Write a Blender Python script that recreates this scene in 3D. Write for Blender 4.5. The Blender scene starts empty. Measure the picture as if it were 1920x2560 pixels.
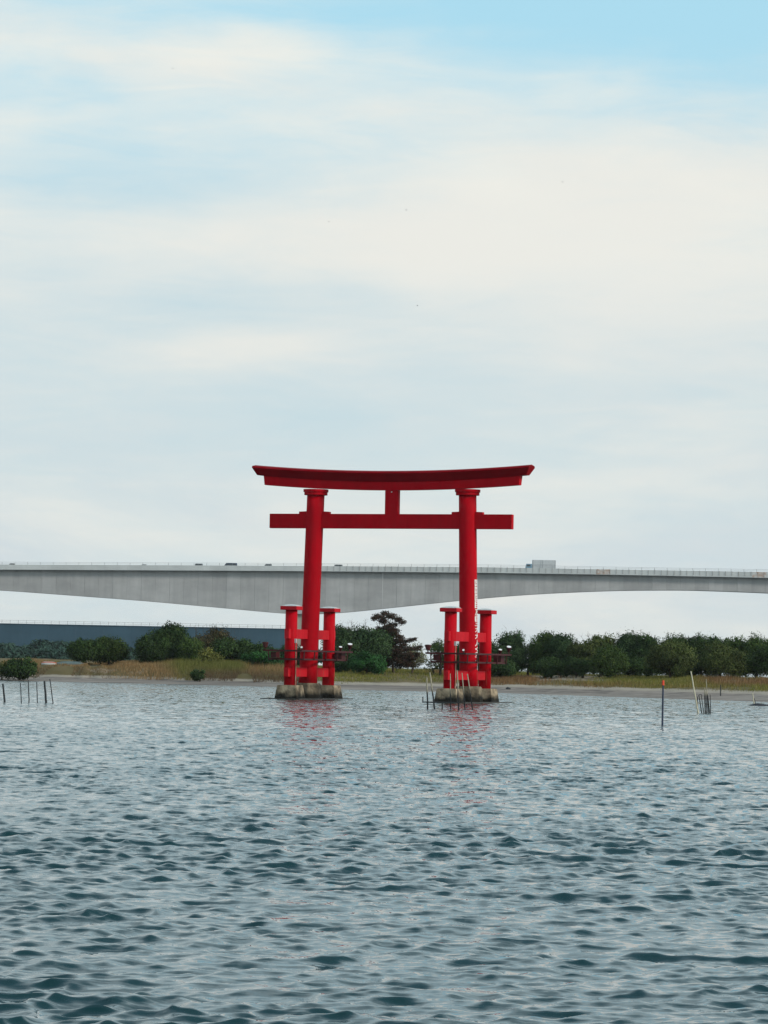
import bpy, bmesh, math, random
import numpy as np
from mathutils import Vector, Matrix, noise as mnoise

SC = bpy.context.scene
COL = SC.collection
PI = math.pi

# ------------------------------------------------------------------ camera
F_PX = 8870.0                       # focal length in photo pixels (1920 x 2560)
CAM_H = 2.75
PITCH = math.atan(382.0 / F_PX)
ROLL = 0.019
Fw = Vector((0, math.cos(PITCH), math.sin(PITCH)))
R0 = Vector((1, 0, 0)); U0 = Vector((0, -math.sin(PITCH), math.cos(PITCH)))
Rt = R0 * math.cos(ROLL) + U0 * math.sin(ROLL)
Up = U0 * math.cos(ROLL) - R0 * math.sin(ROLL)
CAM = Vector((0, 0, CAM_H))
cd = bpy.data.cameras.new('camera'); cam = bpy.data.objects.new('camera', cd); COL.objects.link(cam)
cd.sensor_fit = 'VERTICAL'; cd.sensor_height = 36.0; cd.sensor_width = 27.0
cd.lens = F_PX * 36.0 / 2560.0
cd.clip_start = 0.5; cd.clip_end = 20000
mw = Matrix((Rt, Up, -Fw)).transposed().to_4x4(); mw.translation = CAM
cam.matrix_world = mw
SC.camera = cam

# ------------------------------------------------------------------ sky and sun
SUN_DIR = Vector((0.83, -0.38, 0.50)).normalized()      # towards the sun: right, a little behind the camera
w = bpy.data.worlds.new('World'); SC.world = w; w.use_nodes = True
nt = w.node_tree; nt.nodes.clear()
def N(t, typ, **kw):
    n = t.nodes.new(typ)
    for k, v in kw.items(): setattr(n, k, v)
    return n
def math_node(t, op, a, b=None, c=None, clamp=False):
    n = t.nodes.new('ShaderNodeMath'); n.operation = op; n.use_clamp = clamp
    for i, v in enumerate((a, b, c)):
        if v is None: continue
        if isinstance(v, (int, float)): n.inputs[i].default_value = v
        else: t.links.new(v, n.inputs[i])
    return n.outputs[0]
def mixc(t, fac, a, b, typ='MIX'):
    n = t.nodes.new('ShaderNodeMix'); n.data_type = 'RGBA'; n.blend_type = typ
    if isinstance(fac, (int, float)): n.inputs[0].default_value = fac
    else: t.links.new(fac, n.inputs[0])
    for i, v in ((6, a), (7, b)):
        if isinstance(v, tuple): n.inputs[i].default_value = (*v[:3], 1)
        else: t.links.new(v, n.inputs[i])
    return n.outputs[2]
def maprange(t, v, a, b, c, d, smooth=False):
    n = t.nodes.new('ShaderNodeMapRange')
    if smooth: n.interpolation_type = 'SMOOTHSTEP'
    t.links.new(v, n.inputs[0])
    for i, x in enumerate((a, b, c, d)): n.inputs[i + 1].default_value = x
    return n.outputs[0]
sky = N(nt, 'ShaderNodeTexSky', sky_type='NISHITA', sun_disc=False)
sky.sun_elevation = math.asin(SUN_DIR.z); sky.sun_rotation = math.atan2(SUN_DIR.x, SUN_DIR.y)
sky.air_density = 1.0; sky.dust_density = 1.5; sky.ozone_density = 2.0
tc = N(nt, 'ShaderNodeTexCoord'); sp = N(nt, 'ShaderNodeSeparateXYZ'); nt.links.new(tc.outputs['Generated'], sp.inputs[0])
az = math_node(nt, 'ARCTAN2', sp.outputs[0], sp.outputs[1]); el = math_node(nt, 'ARCSINE', sp.outputs[2])
cmb = N(nt, 'ShaderNodeCombineXYZ')
nt.links.new(az, cmb.inputs[0]); nt.links.new(el, cmb.inputs[1])
def wnoise(sx, sy, scale, det, off=0.0, rough=0.55, dist=0.0):
    m = N(nt, 'ShaderNodeMapping'); m.inputs['Scale'].default_value = (sx, sy, 1); m.inputs['Location'].default_value = (off, off * .7, off)
    m.inputs['Rotation'].default_value = (0, 0, 0.10)
    nt.links.new(cmb.outputs[0], m.inputs[0])
    n = N(nt, 'ShaderNodeTexNoise'); n.inputs['Scale'].default_value = scale; n.inputs['Detail'].default_value = det
    n.inputs['Roughness'].default_value = rough; n.inputs['Distortion'].default_value = dist
    nt.links.new(m.outputs[0], n.inputs['Vector']); return n.outputs[0]
n1 = wnoise(5.0, 17.0, 1.0, 7, 3.1, 0.52, 0.3)
n2 = wnoise(11.0, 62.0, 1.0, 8, 7.7, 0.62, 0.5)
warp = wnoise(14.0, 30.0, 1.0, 3, 1.3)
# openings and banks of the cloud layer (azimuth, elevation, spread in both, amount), all in radians
def azel(px, py):
    d = Fw + Rt * ((px - 960) / F_PX) + Up * ((1280 - py) / F_PX); d.normalize()
    return math.atan2(d.x, d.y), math.asin(d.z)
BL = [(1560, -10, 640, 175, -1.25), (1900, 180, 420, 190, -0.5), (60, 240, 230, 60, -0.75), (100, 430, 420, 75, -0.60), (480, 480, 330, 70, -0.5),
      (560, 755, 480, 62, -0.80), (180, 830, 420, 90, -0.5), (980, 890, 280, 75, -0.50), (760, 1050, 160, 45, -0.35), (80, 610, 200, 60, -0.55),
      (900, 20, 300, 80, -0.4), (700, 350, 500, 60, -0.15),
      (560, 130, 560, 95, 0.65), (1000, 290, 330, 80, 0.25), (1500, 560, 700, 260, 0.55), (1120, 700, 120, 60, 0.25),
      (620, 860, 300, 55, 0.45), (300, 590, 620, 70, 0.35), (20, 320, 100, 30, 0.3)]
acc = None
wob = math_node(nt, 'MULTIPLY', math_node(nt, 'SUBTRACT', warp, 0.5), 0.045)
azw = math_node(nt, 'ADD', az, wob); elw = math_node(nt, 'ADD', el, math_node(nt, 'MULTIPLY', wob, 0.45))
for px, py, sx, sy, amt in BL:
    a0, e0 = azel(px, py)
    dx = math_node(nt, 'DIVIDE', math_node(nt, 'SUBTRACT', azw, a0), sx / F_PX)
    # streaks run a little downhill to the left, as the whole layer does
    dy = math_node(nt, 'DIVIDE', math_node(nt, 'SUBTRACT', math_node(nt, 'SUBTRACT', elw, e0), math_node(nt, 'MULTIPLY', math_node(nt, 'SUBTRACT', azw, a0), 0.04)), sy / F_PX)
    r2 = math_node(nt, 'ADD', math_node(nt, 'MULTIPLY', dx, dx), math_node(nt, 'MULTIPLY', dy, dy))
    g = math_node(nt, 'MULTIPLY', math_node(nt, 'EXPONENT', math_node(nt, 'MULTIPLY', r2, -0.7)), amt * (0.55 if amt > 0 or px > 1400 else 0.27))
    acc = g if acc is None else math_node(nt, 'ADD', acc, g)
cov = math_node(nt, 'ADD', math_node(nt, 'ADD', acc, 0.55), math_node(nt, 'MULTIPLY', math_node(nt, 'SUBTRACT', n1, 0.5), 1.1))
cov = math_node(nt, 'ADD', cov, math_node(nt, 'MULTIPLY', math_node(nt, 'SUBTRACT', n2, 0.5), 0.55))
cov = math_node(nt, 'ADD', cov, math_node(nt, 'MULTIPLY', math_node(nt, 'SUBTRACT', wnoise(24.0, 130.0, 1.0, 6, 19.0, 0.6, 0.8), 0.5), 0.40))
cov = maprange(nt, cov, 0.0, 1.0, 0.04, 0.97, True)
cov = math_node(nt, 'MULTIPLY', cov, maprange(nt, el, 0.38, 0.85, 1.0, 0.22, True))      # higher up the layer thins to open blue
hz = maprange(nt, el, 0.0, 0.16, 0.0, 1.0, True)          # low down the cloud is greyer and bluer
ccol = mixc(nt, hz, (6.6, 7.15, 7.4), (8.85, 8.75, 8.05))
tn = wnoise(8.0, 22.0, 1.0, 6, 11.3, 0.6, 0.5)
ccol = mixc(nt, maprange(nt, tn, .38, .66, 0, 1, True), ccol, (8.45, 8.4, 7.85))
ccol = mixc(nt, maprange(nt, el, 0.185, 0.34, 0.0, 1.0, True), ccol, (11.6, 13.3, 13.6))
tint = mixc(nt, 1.0, sky.outputs[0], (0.72, 1.08, 1.12), 'MULTIPLY')
haze_c = mixc(nt, maprange(nt, el, 0.10, 0.185, 0.0, 1.0, True), (5.9, 7.35, 7.95), (4.3, 7.6, 9.2))
haze_c = mixc(nt, maprange(nt, el, 0.22, 0.7, 0.0, 1.0, True), haze_c, (1.8, 3.7, 5.2))
veil = mixc(nt, maprange(nt, el, 0.02, 0.9, 0.92, 0.70), tint, haze_c)
colr = mixc(nt, cov, veil, ccol)
bg = N(nt, 'ShaderNodeBackground'); bg.inputs['Strength'].default_value = 0.1
nt.links.new(colr, bg.inputs['Color'])
out = N(nt, 'ShaderNodeOutputWorld'); nt.links.new(bg.outputs[0], out.inputs['Surface'])

sd = bpy.data.lights.new('sun', 'SUN'); sd.energy = 2.55; sd.angle = math.radians(10); sd.color = (1.0, 0.94, 0.86)
so = bpy.data.objects.new('sun', sd); COL.objects.link(so)
so.rotation_euler = SUN_DIR.to_track_quat('Z', 'Y').to_euler()
SC.view_settings.view_transform = 'Standard'; SC.view_settings.look = 'None'
SC.view_settings.exposure = 0.0; SC.view_settings.gamma = 1.0; SC.view_settings.use_curve_mapping = False
SC.cycles.volume_bounces = 0; SC.cycles.max_bounces = 6

# ------------------------------------------------------------------ helpers
def at(px, py, D):
    d = Fw + Rt * ((px - 960) / F_PX) + Up * ((1280 - py) / F_PX)
    return CAM + d * (D / d.y)
def wx(px, D): return at(px, 1650, D).x

def tag(o, label=None, cat=None, group=None, kind=None):
    if label: o['label'] = label
    if cat: o['category'] = cat
    if group: o['group'] = group
    if kind: o['kind'] = kind
    return o
def empty(name, loc=(0, 0, 0), rz=0.0, label=None, cat=None, group=None):
    o = bpy.data.objects.new(name, None); COL.objects.link(o); o.location = loc; o.rotation_euler = (0, 0, rz)
    o.empty_display_size = 0.2
    return tag(o, label, cat, group)
def link_mesh(name, me, mat=None, parent=None, loc=None, rot=None, smooth=False):
    if mat is not None and not me.materials: me.materials.append(mat)
    if smooth: me.polygons.foreach_set('use_smooth', [True] * len(me.polygons))
    o = bpy.data.objects.new(name, me); COL.objects.link(o)
    if parent is not None: o.parent = parent
    if loc is not None: o.location = loc
    if rot is not None: o.rotation_euler = rot
    return o
class MB:
    """collects shapes; build() links them as one mesh object"""
    def __init__(self): self.v = []; self.f = []
    def add(self, vs, fs):
        n = len(self.v); self.v += [tuple(p) for p in vs]; self.f += [tuple(i + n for i in q) for q in fs]; return self
    def box(self, c, s, rot=None, taper=1.0):
        x, y, z = s[0] / 2, s[1] / 2, s[2] / 2
        vs = []
        for dz, k in ((-z, 1.0), (z, taper)):
            for dx, dy in ((-x, -y), (x, -y), (x, y), (-x, y)): vs.append(Vector((dx * k, dy * k, dz)))
        if rot is not None: vs = [rot @ p for p in vs]
        c = Vector(c)
        return self.add([p + c for p in vs], [(3, 2, 1, 0), (4, 5, 6, 7), (0, 1, 5, 4), (1, 2, 6, 5), (2, 3, 7, 6), (3, 0, 4, 7)])
    def tube(self, p, q, r0, r1=None, n=10, caps=True, phase=0.0):
        r1 = r0 if r1 is None else r1
        p, q = Vector(p), Vector(q); d = (q - p).normalized()
        a = d.orthogonal().normalized() if abs(d.z) < .99 else Vector((1, 0, 0)); b = d.cross(a).normalized(); a = b.cross(d)
        vs = []
        for c, r in ((p, r0), (q, r1)):
            for i in range(n):
                t = 2 * PI * i / n + phase; vs.append(c + (a * math.cos(t) + b * math.sin(t)) * r)
        fs = [(i, (i + 1) % n, n + (i + 1) % n, n + i) for i in range(n)]
        if caps: fs += [tuple(range(n - 1, -1, -1)), tuple(range(n, 2 * n))]
        return self.add(vs, fs)
    def lathe(self, prof, n=16, c=(0, 0, 0), phase=0.0):
        vs = []; m = len(prof); c = Vector(c)
        for r, z in prof:
            for i in range(n):
                t = 2 * PI * i / n + phase; vs.append(c + Vector((r * math.cos(t), r * math.sin(t), z)))
        fs = []
        for j in range(m - 1):
            for i in range(n):
                k = (i + 1) % n; fs.append((j * n + i, j * n + k, (j + 1) * n + k, (j + 1) * n + i))
        fs += [tuple(range(n - 1, -1, -1)), tuple(range((m - 1) * n, m * n))]
        return self.add(vs, fs)
    def mesh(self, name='m'):
        me = bpy.data.meshes.new(name); me.from_pydata(self.v, [], self.f); me.update(); return me
    def build(self, name, mat, parent=None, loc=None, rot=None, smooth=False, bevel=0.0):
        me = self.mesh(name)
        if bevel > 0:
            bm = bmesh.new(); bm.from_mesh(me)
            bmesh.ops.bevel(bm, geom=[e for e in bm.edges if len(e.link_faces) == 2 and e.calc_face_angle(0) > 0.6], offset=bevel, segments=2, affect='EDGES', clamp_overlap=True)
            bm.to_mesh(me); bm.free()
        if smooth:
            o = link_mesh(name, me, mat, parent, loc, rot)
            for p in me.polygons: p.use_smooth = len(p.vertices) <= 4
            return o
        return link_mesh(name, me, mat, parent, loc, rot)

MATS = {}
def mat(name, col, rough=0.7, spec=0.3, var=None, scale=3.0, stretch=(1, 1, 1), bump=0.0, metal=0.0, coord='Object', vmix=0.5, rnd=0.0, extra=None, det=5, bscale=None):
    m = bpy.data.materials.new(name); m.use_nodes = True; t = m.node_tree
    b = t.nodes['Principled BSDF']; b.inputs['Roughness'].default_value = rough
    b.inputs['Specular IOR Level'].default_value = spec; b.inputs['Metallic'].default_value = metal
    tcn = N(t, 'ShaderNodeTexCoord'); mp = N(t, 'ShaderNodeMapping'); mp.inputs['Scale'].default_value = stretch
    t.links.new(tcn.outputs[coord], mp.inputs[0])
    nz = N(t, 'ShaderNodeTexNoise'); nz.inputs['Scale'].default_value = scale; nz.inputs['Detail'].default_value = det
    nz.inputs['Roughness'].default_value = 0.6
    t.links.new(mp.outputs[0], nz.inputs['Vector'])
    c = tuple(col)
    if var is not None:
        f = maprange(t, nz.outputs[0], 0.5 - 0.35 * vmix, 0.5 + 0.35 * vmix, 0, 1, True)
        cs = mixc(t, f, c, tuple(var))
    else:
        cs = mixc(t, 0.0, c, c)
    if rnd > 0:
        oi = N(t, 'ShaderNodeObjectInfo')
        k = maprange(t, oi.outputs['Random'], 0, 1, 1 - rnd, 1 + rnd)
        vm = N(t, 'ShaderNodeVectorMath', operation='SCALE'); t.links.new(cs, vm.inputs[0]); t.links.new(k, vm.inputs['Scale']); cs = vm.outputs[0]
    if extra: cs = extra(t, tcn, cs, b)
    t.links.new(cs, b.inputs['Base Color'])
    if bump > 0:
        bn = N(t, 'ShaderNodeBump'); bn.inputs['Strength'].default_value = 1.0; bn.inputs['Distance'].default_value = bump
        src = nz.outputs[0]
        if bscale:
            nb = N(t, 'ShaderNodeTexNoise'); nb.inputs['Scale'].default_value = bscale; nb.inputs['Detail'].default_value = 4
            t.links.new(tcn.outputs[coord], nb.inputs['Vector']); src = nb.outputs[0]
        t.links.new(src, bn.inputs['Height']); t.links.new(bn.outputs[0], b.inputs['Normal'])
    MATS[name] = m
    return m

def zpos(t, tcn):
    g = N(t, 'ShaderNodeNewGeometry'); s = N(t, 'ShaderNodeSeparateXYZ'); t.links.new(g.outputs['Position'], s.inputs[0]); return s.outputs[2], g
def stain(z0, z1, col, amt=1.0, nscale=2.5):
    """a water / dirt stain up to height z (ragged by noise), a real tide mark"""
    def fn(t, tcn, cs, b):
        z, g = zpos(t, tcn)
        n = N(t, 'ShaderNodeTexNoise'); n.inputs['Scale'].default_value = nscale; n.inputs['Detail'].default_value = 4
        t.links.new(g.outputs['Position'], n.inputs['Vector'])
        zz = math_node(t, 'ADD', z, math_node(t, 'MULTIPLY', math_node(t, 'SUBTRACT', n.outputs[0], 0.5), (z1 - z0) * 1.6))
        f = maprange(t, zz, z0, z1, amt, 0.0, True)
        return mixc(t, f, cs, col)
    return fn
def red_extra(t, tcn, cs, b):
    z, g = zpos(t, tcn)
    mp = N(t, 'ShaderNodeMapping'); mp.inputs['Scale'].default_value = (3.2, 3.2, 0.35); t.links.new(g.outputs['Position'], mp.inputs[0])
    n = N(t, 'ShaderNodeTexNoise'); n.inputs['Scale'].default_value = 1.0; n.inputs['Detail'].default_value = 5; t.links.new(mp.outputs[0], n.inputs['Vector'])
    low = maprange(t, z, 3.6, 1.0, 0.0, 1.0, True)
    f = math_node(t, 'MULTIPLY', maprange(t, n.outputs[0], 0.60, 0.70, 0, 1, True), low)
    cs = mixc(t, math_node(t, 'MULTIPLY', f, 0.6), cs, (0.34, 0.16, 0.10))
    f2 = maprange(t, n.outputs[0], 0.35, 0.62, 0.0, 0.35, True)
    return mixc(t, f2, cs, (0.33, 0.004, 0.008))
RED = mat('vermilion_paint', (0.48, 0.0022, 0.010), 0.5, 0.03, var=(0.42, 0.0020, 0.009), scale=0.7, bump=0.003, bscale=6, extra=red_extra)
RED2 = mat('worn_vermilion_paint', (0.54, 0.012, 0.022), 0.55, 0.06, var=(0.47, 0.010, 0.018), scale=1.5, bump=0.004, bscale=8, extra=red_extra)
SHADERED = mat('overhang_shaded_red', (0.25, 0.0020, 0.007), 0.5, 0.03, var=(0.20, 0.002, 0.006), scale=0.7)  # darker red puts the shade of the flared overhang into the beam's colour
DKRED = mat('dark_red_steel', (0.07, 0.006, 0.008), 0.6, 0.3, var=(0.035, 0.006, 0.006), scale=5, bump=0.004)
CAPG = mat('grey_cap_sheet', (0.55, 0.57, 0.56), 0.45, 0.4, var=(0.42, 0.45, 0.43), scale=4)
WHITE = mat('white_lettering', (0.82, 0.80, 0.77), 0.5, 0.3, var=(0.74, 0.68, 0.64), scale=6)
LENS = mat('lamp_lens', (0.85, 0.87, 0.86), 0.15, 0.6)
PIPE = mat('rusty_pipe', (0.30, 0.16, 0.10), 0.7, 0.2, var=(0.45, 0.38, 0.30), scale=3)
PLINTH = mat('weathered_plinth_concrete', (0.46, 0.36, 0.24), 0.9, 0.2, var=(0.11, 0.085, 0.055), scale=1.5, bump=0.06, bscale=5, vmix=0.60,
             extra=stain(0.20, 0.78, (0.012, 0.011, 0.008), 1.0, 1.6))
PLINTHD = mat('darker_plinth_concrete', (0.26, 0.21, 0.14), 0.9, 0.2, var=(0.07, 0.055, 0.038), scale=1.3, bump=0.06, bscale=5, vmix=0.5,  # darker tone of concrete for the main pillar plinths
             extra=stain(0.25, 0.85, (0.012, 0.011, 0.008), 1.0, 1.6))
WETC = mat('wet_dark_slab', (0.02, 0.018, 0.015), 0.4, 0.4, var=(0.035, 0.03, 0.022), scale=3)

# ------------------------------------------------------------------ water
RIP1 = (0.52, 0.5); RIP2 = 1.1; RIP3 = 0.95
def build_water():
    A = np.concatenate([np.linspace(-PI, -0.35, 26), np.linspace(-0.32, -0.125, 18), np.linspace(-0.12, 0.12, 520), np.linspace(0.125, 0.32, 18), np.linspace(0.35, PI, 26)])
    r = [0.02, 3, 6, 10, 14, 18, 21]
    x = 23.0
    while x < 480: r.append(x); x *= (1.0018 if x < 150 else 1.003)
    r += list(np.geomspace(490, 6000, 26))
    Rr = np.array(r)
    rr, aa = np.meshgrid(Rr, A, indexing='ij')
    X = rr * np.sin(aa); Y = rr * np.cos(aa); Z = np.zeros_like(X)
    DX = np.zeros_like(X); DY = np.zeros_like(X)
    rng = np.random.default_rng(11)
    # spacing of the sheet decides how fine a wave it can carry
    fine = (np.abs(aa) < 0.1205) & (rr > 21) & (rr < 480)
    step = np.where(fine, np.where(rr < 150, rr * 0.0018, rr * 0.003), np.maximum(rr * 0.03, 0.6))
    pts = np.stack([X.ravel(), Y.ravel()], 1)
    stp = step.ravel()
    z = np.zeros(len(pts)); dx = np.zeros(len(pts)); dy = np.zeros(len(pts))
    # gust patches
    g = np.zeros(len(pts))
    for k in range(10):
        lam = rng.uniform(6, 40); th = rng.uniform(0, 2 * PI)
        kx, ky = 2 * PI / lam * math.cos(th), 2 * PI / lam * math.sin(th)
        g += np.cos(pts[:, 0] * kx + pts[:, 1] * ky + rng.uniform(0, 2 * PI))
    g = 1.0 + 0.16 * np.clip(g / 2.2, -2, 2)
    NW = 190
    lams = np.exp(np.linspace(math.log(0.16), math.log(3.4), NW)) * rng.uniform(0.96, 1.04, NW)
    main = math.radians(-78)                      # travel direction: towards the camera and a little to the right
    shape = np.exp(-0.5 * (np.log(lams / 0.42) / 0.50) ** 2)   # slope energy around 1.3 m
    shape += 0.13 * np.exp(-0.5 * (np.log(lams / 1.3) / 0.35) ** 2) + 0.55 * np.exp(-0.5 * (np.log(lams / 0.24) / 0.25) ** 2)
    slope_rms = 0.25
    norm = slope_rms / math.sqrt(np.sum(shape) / 2)
    for i in range(NW):
        lam = lams[i]; k = 2 * PI / lam
        spread = 0.5 if lam > 1.0 else 0.8
        th = main + rng.normal(0, spread)
        kx, ky = k * math.cos(th), k * math.sin(th)
        a = norm * math.sqrt(shape[i]) / k
        fade = np.clip((lam / stp - 1.9) / 1.2, 0, 1)
        sel = fade > 0.01
        ph = pts[sel, 0] * kx + pts[sel, 1] * ky + rng.uniform(0, 2 * PI)
        af = a * fade[sel] * (g[sel] if lam < 2.5 else 1.0)
        z[sel] += af * np.cos(ph)
        s = np.sin(ph)
        dx[sel] -= af * s * kx / k * 1.3; dy[sel] -= af * s * ky / k * 1.3
    # calmer close to the far beach
    shore = np.interp(pts[:, 0], SHX, SHY)
    calm = np.clip((shore + 4 - pts[:, 1]) / 45, 0.3, 1) * np.interp(pts[:, 1], [40, 160, 300], [1.0, 0.85, 0.75])   # the lee of the spit is calmer
    z *= calm; dx *= calm; dy *= calm
    Z = z.reshape(X.shape); X = X + dx.reshape(X.shape); Y = Y + dy.reshape(X.shape)
    n, m = X.shape
    co = np.stack([X, Y, Z], -1).reshape(-1, 3).astype(np.float32)
    idx = np.arange(n * m).reshape(n, m)
    quads = np.stack([idx[:-1, :-1], idx[:-1, 1:], idx[1:, 1:], idx[1:, :-1]], -1).reshape(-1, 4)[:, ::-1]
    me = bpy.data.meshes.new('water')
    me.vertices.add(len(co)); me.vertices.foreach_set('co', co.ravel())
    me.loops.add(quads.size); me.loops.foreach_set('vertex_index', quads.ravel().astype(np.int32))
    me.polygons.add(len(quads)); me.polygons.foreach_set('loop_start', np.arange(0, quads.size, 4, dtype=np.int32))
    me.polygons.foreach_set('use_smooth', np.ones(len(quads), dtype=bool))
    me.update(calc_edges=True)
    m = bpy.data.materials.new('lake_water'); m.use_nodes = True; t = m.node_tree
    b = t.nodes['Principled BSDF']
    b.inputs['Base Color'].default_value = (0.003, 0.028, 0.031, 1); b.inputs['Roughness'].default_value = 0.025
    b.inputs['IOR'].default_value = 1.36
    g = N(t, 'ShaderNodeNewGeometry')
    def slopes(sx, sy, det, rot, rough=.5):
        mp = N(t, 'ShaderNodeMapping'); mp.inputs['Scale'].default_value = (sx, sy, 1); mp.inputs['Rotation'].default_value = (0, 0, rot)
        t.links.new(g.outputs['Position'], mp.inputs[0])
        q = N(t, 'ShaderNodeTexNoise'); q.inputs['Scale'].default_value = 1; q.inputs['Detail'].default_value = det; q.inputs['Roughness'].default_value = rough
        t.links.new(mp.outputs[0], q.inputs['Vector'])
        v = N(t, 'ShaderNodeVectorMath', operation='SUBTRACT'); t.links.new(q.outputs['Color'], v.inputs[0]); v.inputs[1].default_value = (.5, .5, .5)
        return v.outputs[0]
    def scaled(v, k):
        n = N(t, 'ShaderNodeVectorMath', operation='SCALE'); t.links.new(v, n.inputs[0])
        if isinstance(k, (int, float)): n.inputs['Scale'].default_value = k
        else: t.links.new(k, n.inputs['Scale'])
        return n.outputs[0]
    def addv(a, b_):
        n = N(t, 'ShaderNodeVectorMath', operation='ADD'); t.links.new(a, n.inputs[0]); t.links.new(b_, n.inputs[1]); return n.outputs[0]
    sy_ = N(t, 'ShaderNodeSeparateXYZ'); t.links.new(g.outputs['Position'], sy_.inputs[0]); Yp = sy_.outputs[1]
    # ripples finer than the sheet: small wavelets everywhere, wind-blown patches of them over the open lake
    v1 = scaled(slopes(3.4, 11.0, 4, 0.12), maprange(t, Yp, 30, 200, RIP1[0], RIP1[1]))
    v2 = scaled(slopes(2.4, 0.55, 5, 0.06, .62), maprange(t, Yp, 50, 190, 0.0, RIP2))
    cr = N(t, 'ShaderNodeVectorMath', operation='MULTIPLY'); t.links.new(v2, cr.inputs[0]); cr.inputs[1].default_value = (2.0, .9, 0); v2 = cr.outputs[0]
    v3 = scaled(slopes(3.6, 1.5, 5, 0.10, .6), math_node(t, 'MULTIPLY', maprange(t, Yp, 36, 75, 0.25, RIP3), maprange(t, Yp, 120, 230, 1.0, 0.35)))
    sm = addv(addv(v1, v2), v3)
    # wavelets run before the wind towards the near beach, so their fronts are a little steeper than their backs
    lee = N(t, 'ShaderNodeCombineXYZ'); t.links.new(maprange(t, Yp, 60, 260, -0.015, -0.06), lee.inputs[1]); sm = addv(sm, lee.outputs[0])
    fl = N(t, 'ShaderNodeVectorMath', operation='MULTIPLY'); t.links.new(sm, fl.inputs[0]); fl.inputs[1].default_value = (1, 1, 0)
    nn = N(t, 'ShaderNodeVectorMath', operation='NORMALIZE'); t.links.new(addv(g.outputs['Normal'], fl.outputs[0]), nn.inputs[0])
    t.links.new(nn.outputs[0], b.inputs['Normal'])
    o = link_mesh('water', me, m); tag(o, kind='structure')
SHPX = [(-900, 1684), (0, 1701), (400, 1710), (700, 1717.5), (850, 1724), (1250, 1732.5), (1500, 1741), (1920, 1755), (2700, 1781)]
_s = []
for px, py in SHPX:
    d = Fw + Rt * ((px - 960) / F_PX) + Up * ((1280 - py) / F_PX); k = -CAM_H / d.z; _s.append((d.x * k, d.y * k))
SHX = np.array([a for a, b in _s]); SHY = np.array([b for a, b in _s])
build_water()

# ------------------------------------------------------------------ land
PL = ([-30, 0, 7, 12, 15, 20, 45, 110, 220, 420, 560], [-2.2, 0, .22, .38, 1.2, 1.9, 2.1, 2.3, 2.3, 1.6, -1.5])
PM = ([-30, 0, 8, 14, 22, 35, 60, 110, 220, 420, 560], [-2.2, 0, .38, .55, .9, 1.3, 1.85, 2.0, 2.0, 1.6, -1.5])
PR = ([-30, 0, 25, 48, 54, 75, 105, 140, 220, 420, 560], [-2.2, 0, .35, .55, .78, 1.2, 1.75, 1.9, 1.9, 1.5, -1.5])
XL, XM, XR = -14.5, -4.0, 16.0
def ground(x, y):
    x = np.asarray(x, float); y = np.asarray(y, float)
    s = y - np.interp(x, SHX, SHY)
    zl = np.interp(s, *PL); zm = np.interp(s, *PM); zr = np.interp(s, *PR)
    a = np.clip((x - XL) / (XM - XL), 0, 1); a = a * a * (3 - 2 * a)
    b = np.clip((x - XM) / (XR - XM), 0, 1); b = b * b * (3 - 2 * b)
    z = np.where(x < XM, zl * (1 - a) + zm * a, zm * (1 - b) + zr * b)
    n = (np.sin(x * 0.61 + y * 0.17) * np.cos(y * 0.23 - x * 0.31) + 0.5 * np.sin(x * 1.7 + 1.3 + y * .4) * np.sin(y * 0.55 + x * .2) + 0.3 * np.sin(x * 3.9 + y * 1.3) * np.cos(y * 1.1 - x))
    amp = np.where(s < 12, 0.02, 0.10) * np.clip(s / 6, 0, 1)
    # gullies in the eroded bank on the left
    ero = np.clip((-31 - x) / 3, 0, 1) * np.clip(1 - np.abs(s - 17) / 9, 0, 1)
    z = z + n * amp + ero * 0.18 * np.sin(x * 1.9 + np.sin(x * .7) * 2 + s * .2)
    return z
def grid_mesh(name, xs, ys, zf):
    X, Y = np.meshgrid(xs, ys); Z = zf(X, Y)
    n, m = X.shape; idx = np.arange(n * m).reshape(n, m)
    quads = np.stack([idx[:-1, :-1], idx[:-1, 1:], idx[1:, 1:], idx[1:, :-1]], -1).reshape(-1, 4)
    me = bpy.data.meshes.new(name); co = np.stack([X, Y, Z], -1).reshape(-1, 3)
    me.vertices.add(len(co)); me.vertices.foreach_set('co', co.ravel().astype(np.float32))
    me.loops.add(quads.size); me.loops.foreach_set('vertex_index', quads.ravel().astype(np.int32))
    me.polygons.add(len(quads)); me.polygons.foreach_set('loop_start', np.arange(0, quads.size, 4, dtype=np.int32))
    me.polygons.foreach_set('use_smooth', np.ones(len(quads), dtype=bool)); me.update(calc_edges=True)
    return me
# land colour follows what covers it: damp sand at the water, dry pale sand above, turf and litter on the bank
me = grid_mesh('ground', np.concatenate([np.arange(-190, -50, 4), np.arange(-50, 50, 0.35), np.arange(50, 190, 4)]),
               np.concatenate([np.arange(290, 520, 0.7), np.arange(520, 1000, 12)]), ground)
gm = bpy.data.materials.new('sand_and_turf'); gm.use_nodes = True; t = gm.node_tree
b = t.nodes['Principled BSDF']; b.inputs['Roughness'].default_value = 0.95; b.inputs['Specular IOR Level'].default_value = 0.15
g = N(t, 'ShaderNodeNewGeometry'); s3 = N(t, 'ShaderNodeSeparateXYZ'); t.links.new(g.outputs['Position'], s3.inputs[0])
def gn(sc, det, st=(1, 1, 1)):
    mp = N(t, 'ShaderNodeMapping'); mp.inputs['Scale'].default_value = st; t.links.new(g.outputs['Position'], mp.inputs[0])
    n = N(t, 'ShaderNodeTexNoise'); n.inputs['Scale'].default_value = sc; n.inputs['Detail'].default_value = det; n.inputs['Roughness'].default_value = .6
    t.links.new(mp.outputs[0], n.inputs['Vector']); return n.outputs[0]
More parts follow.
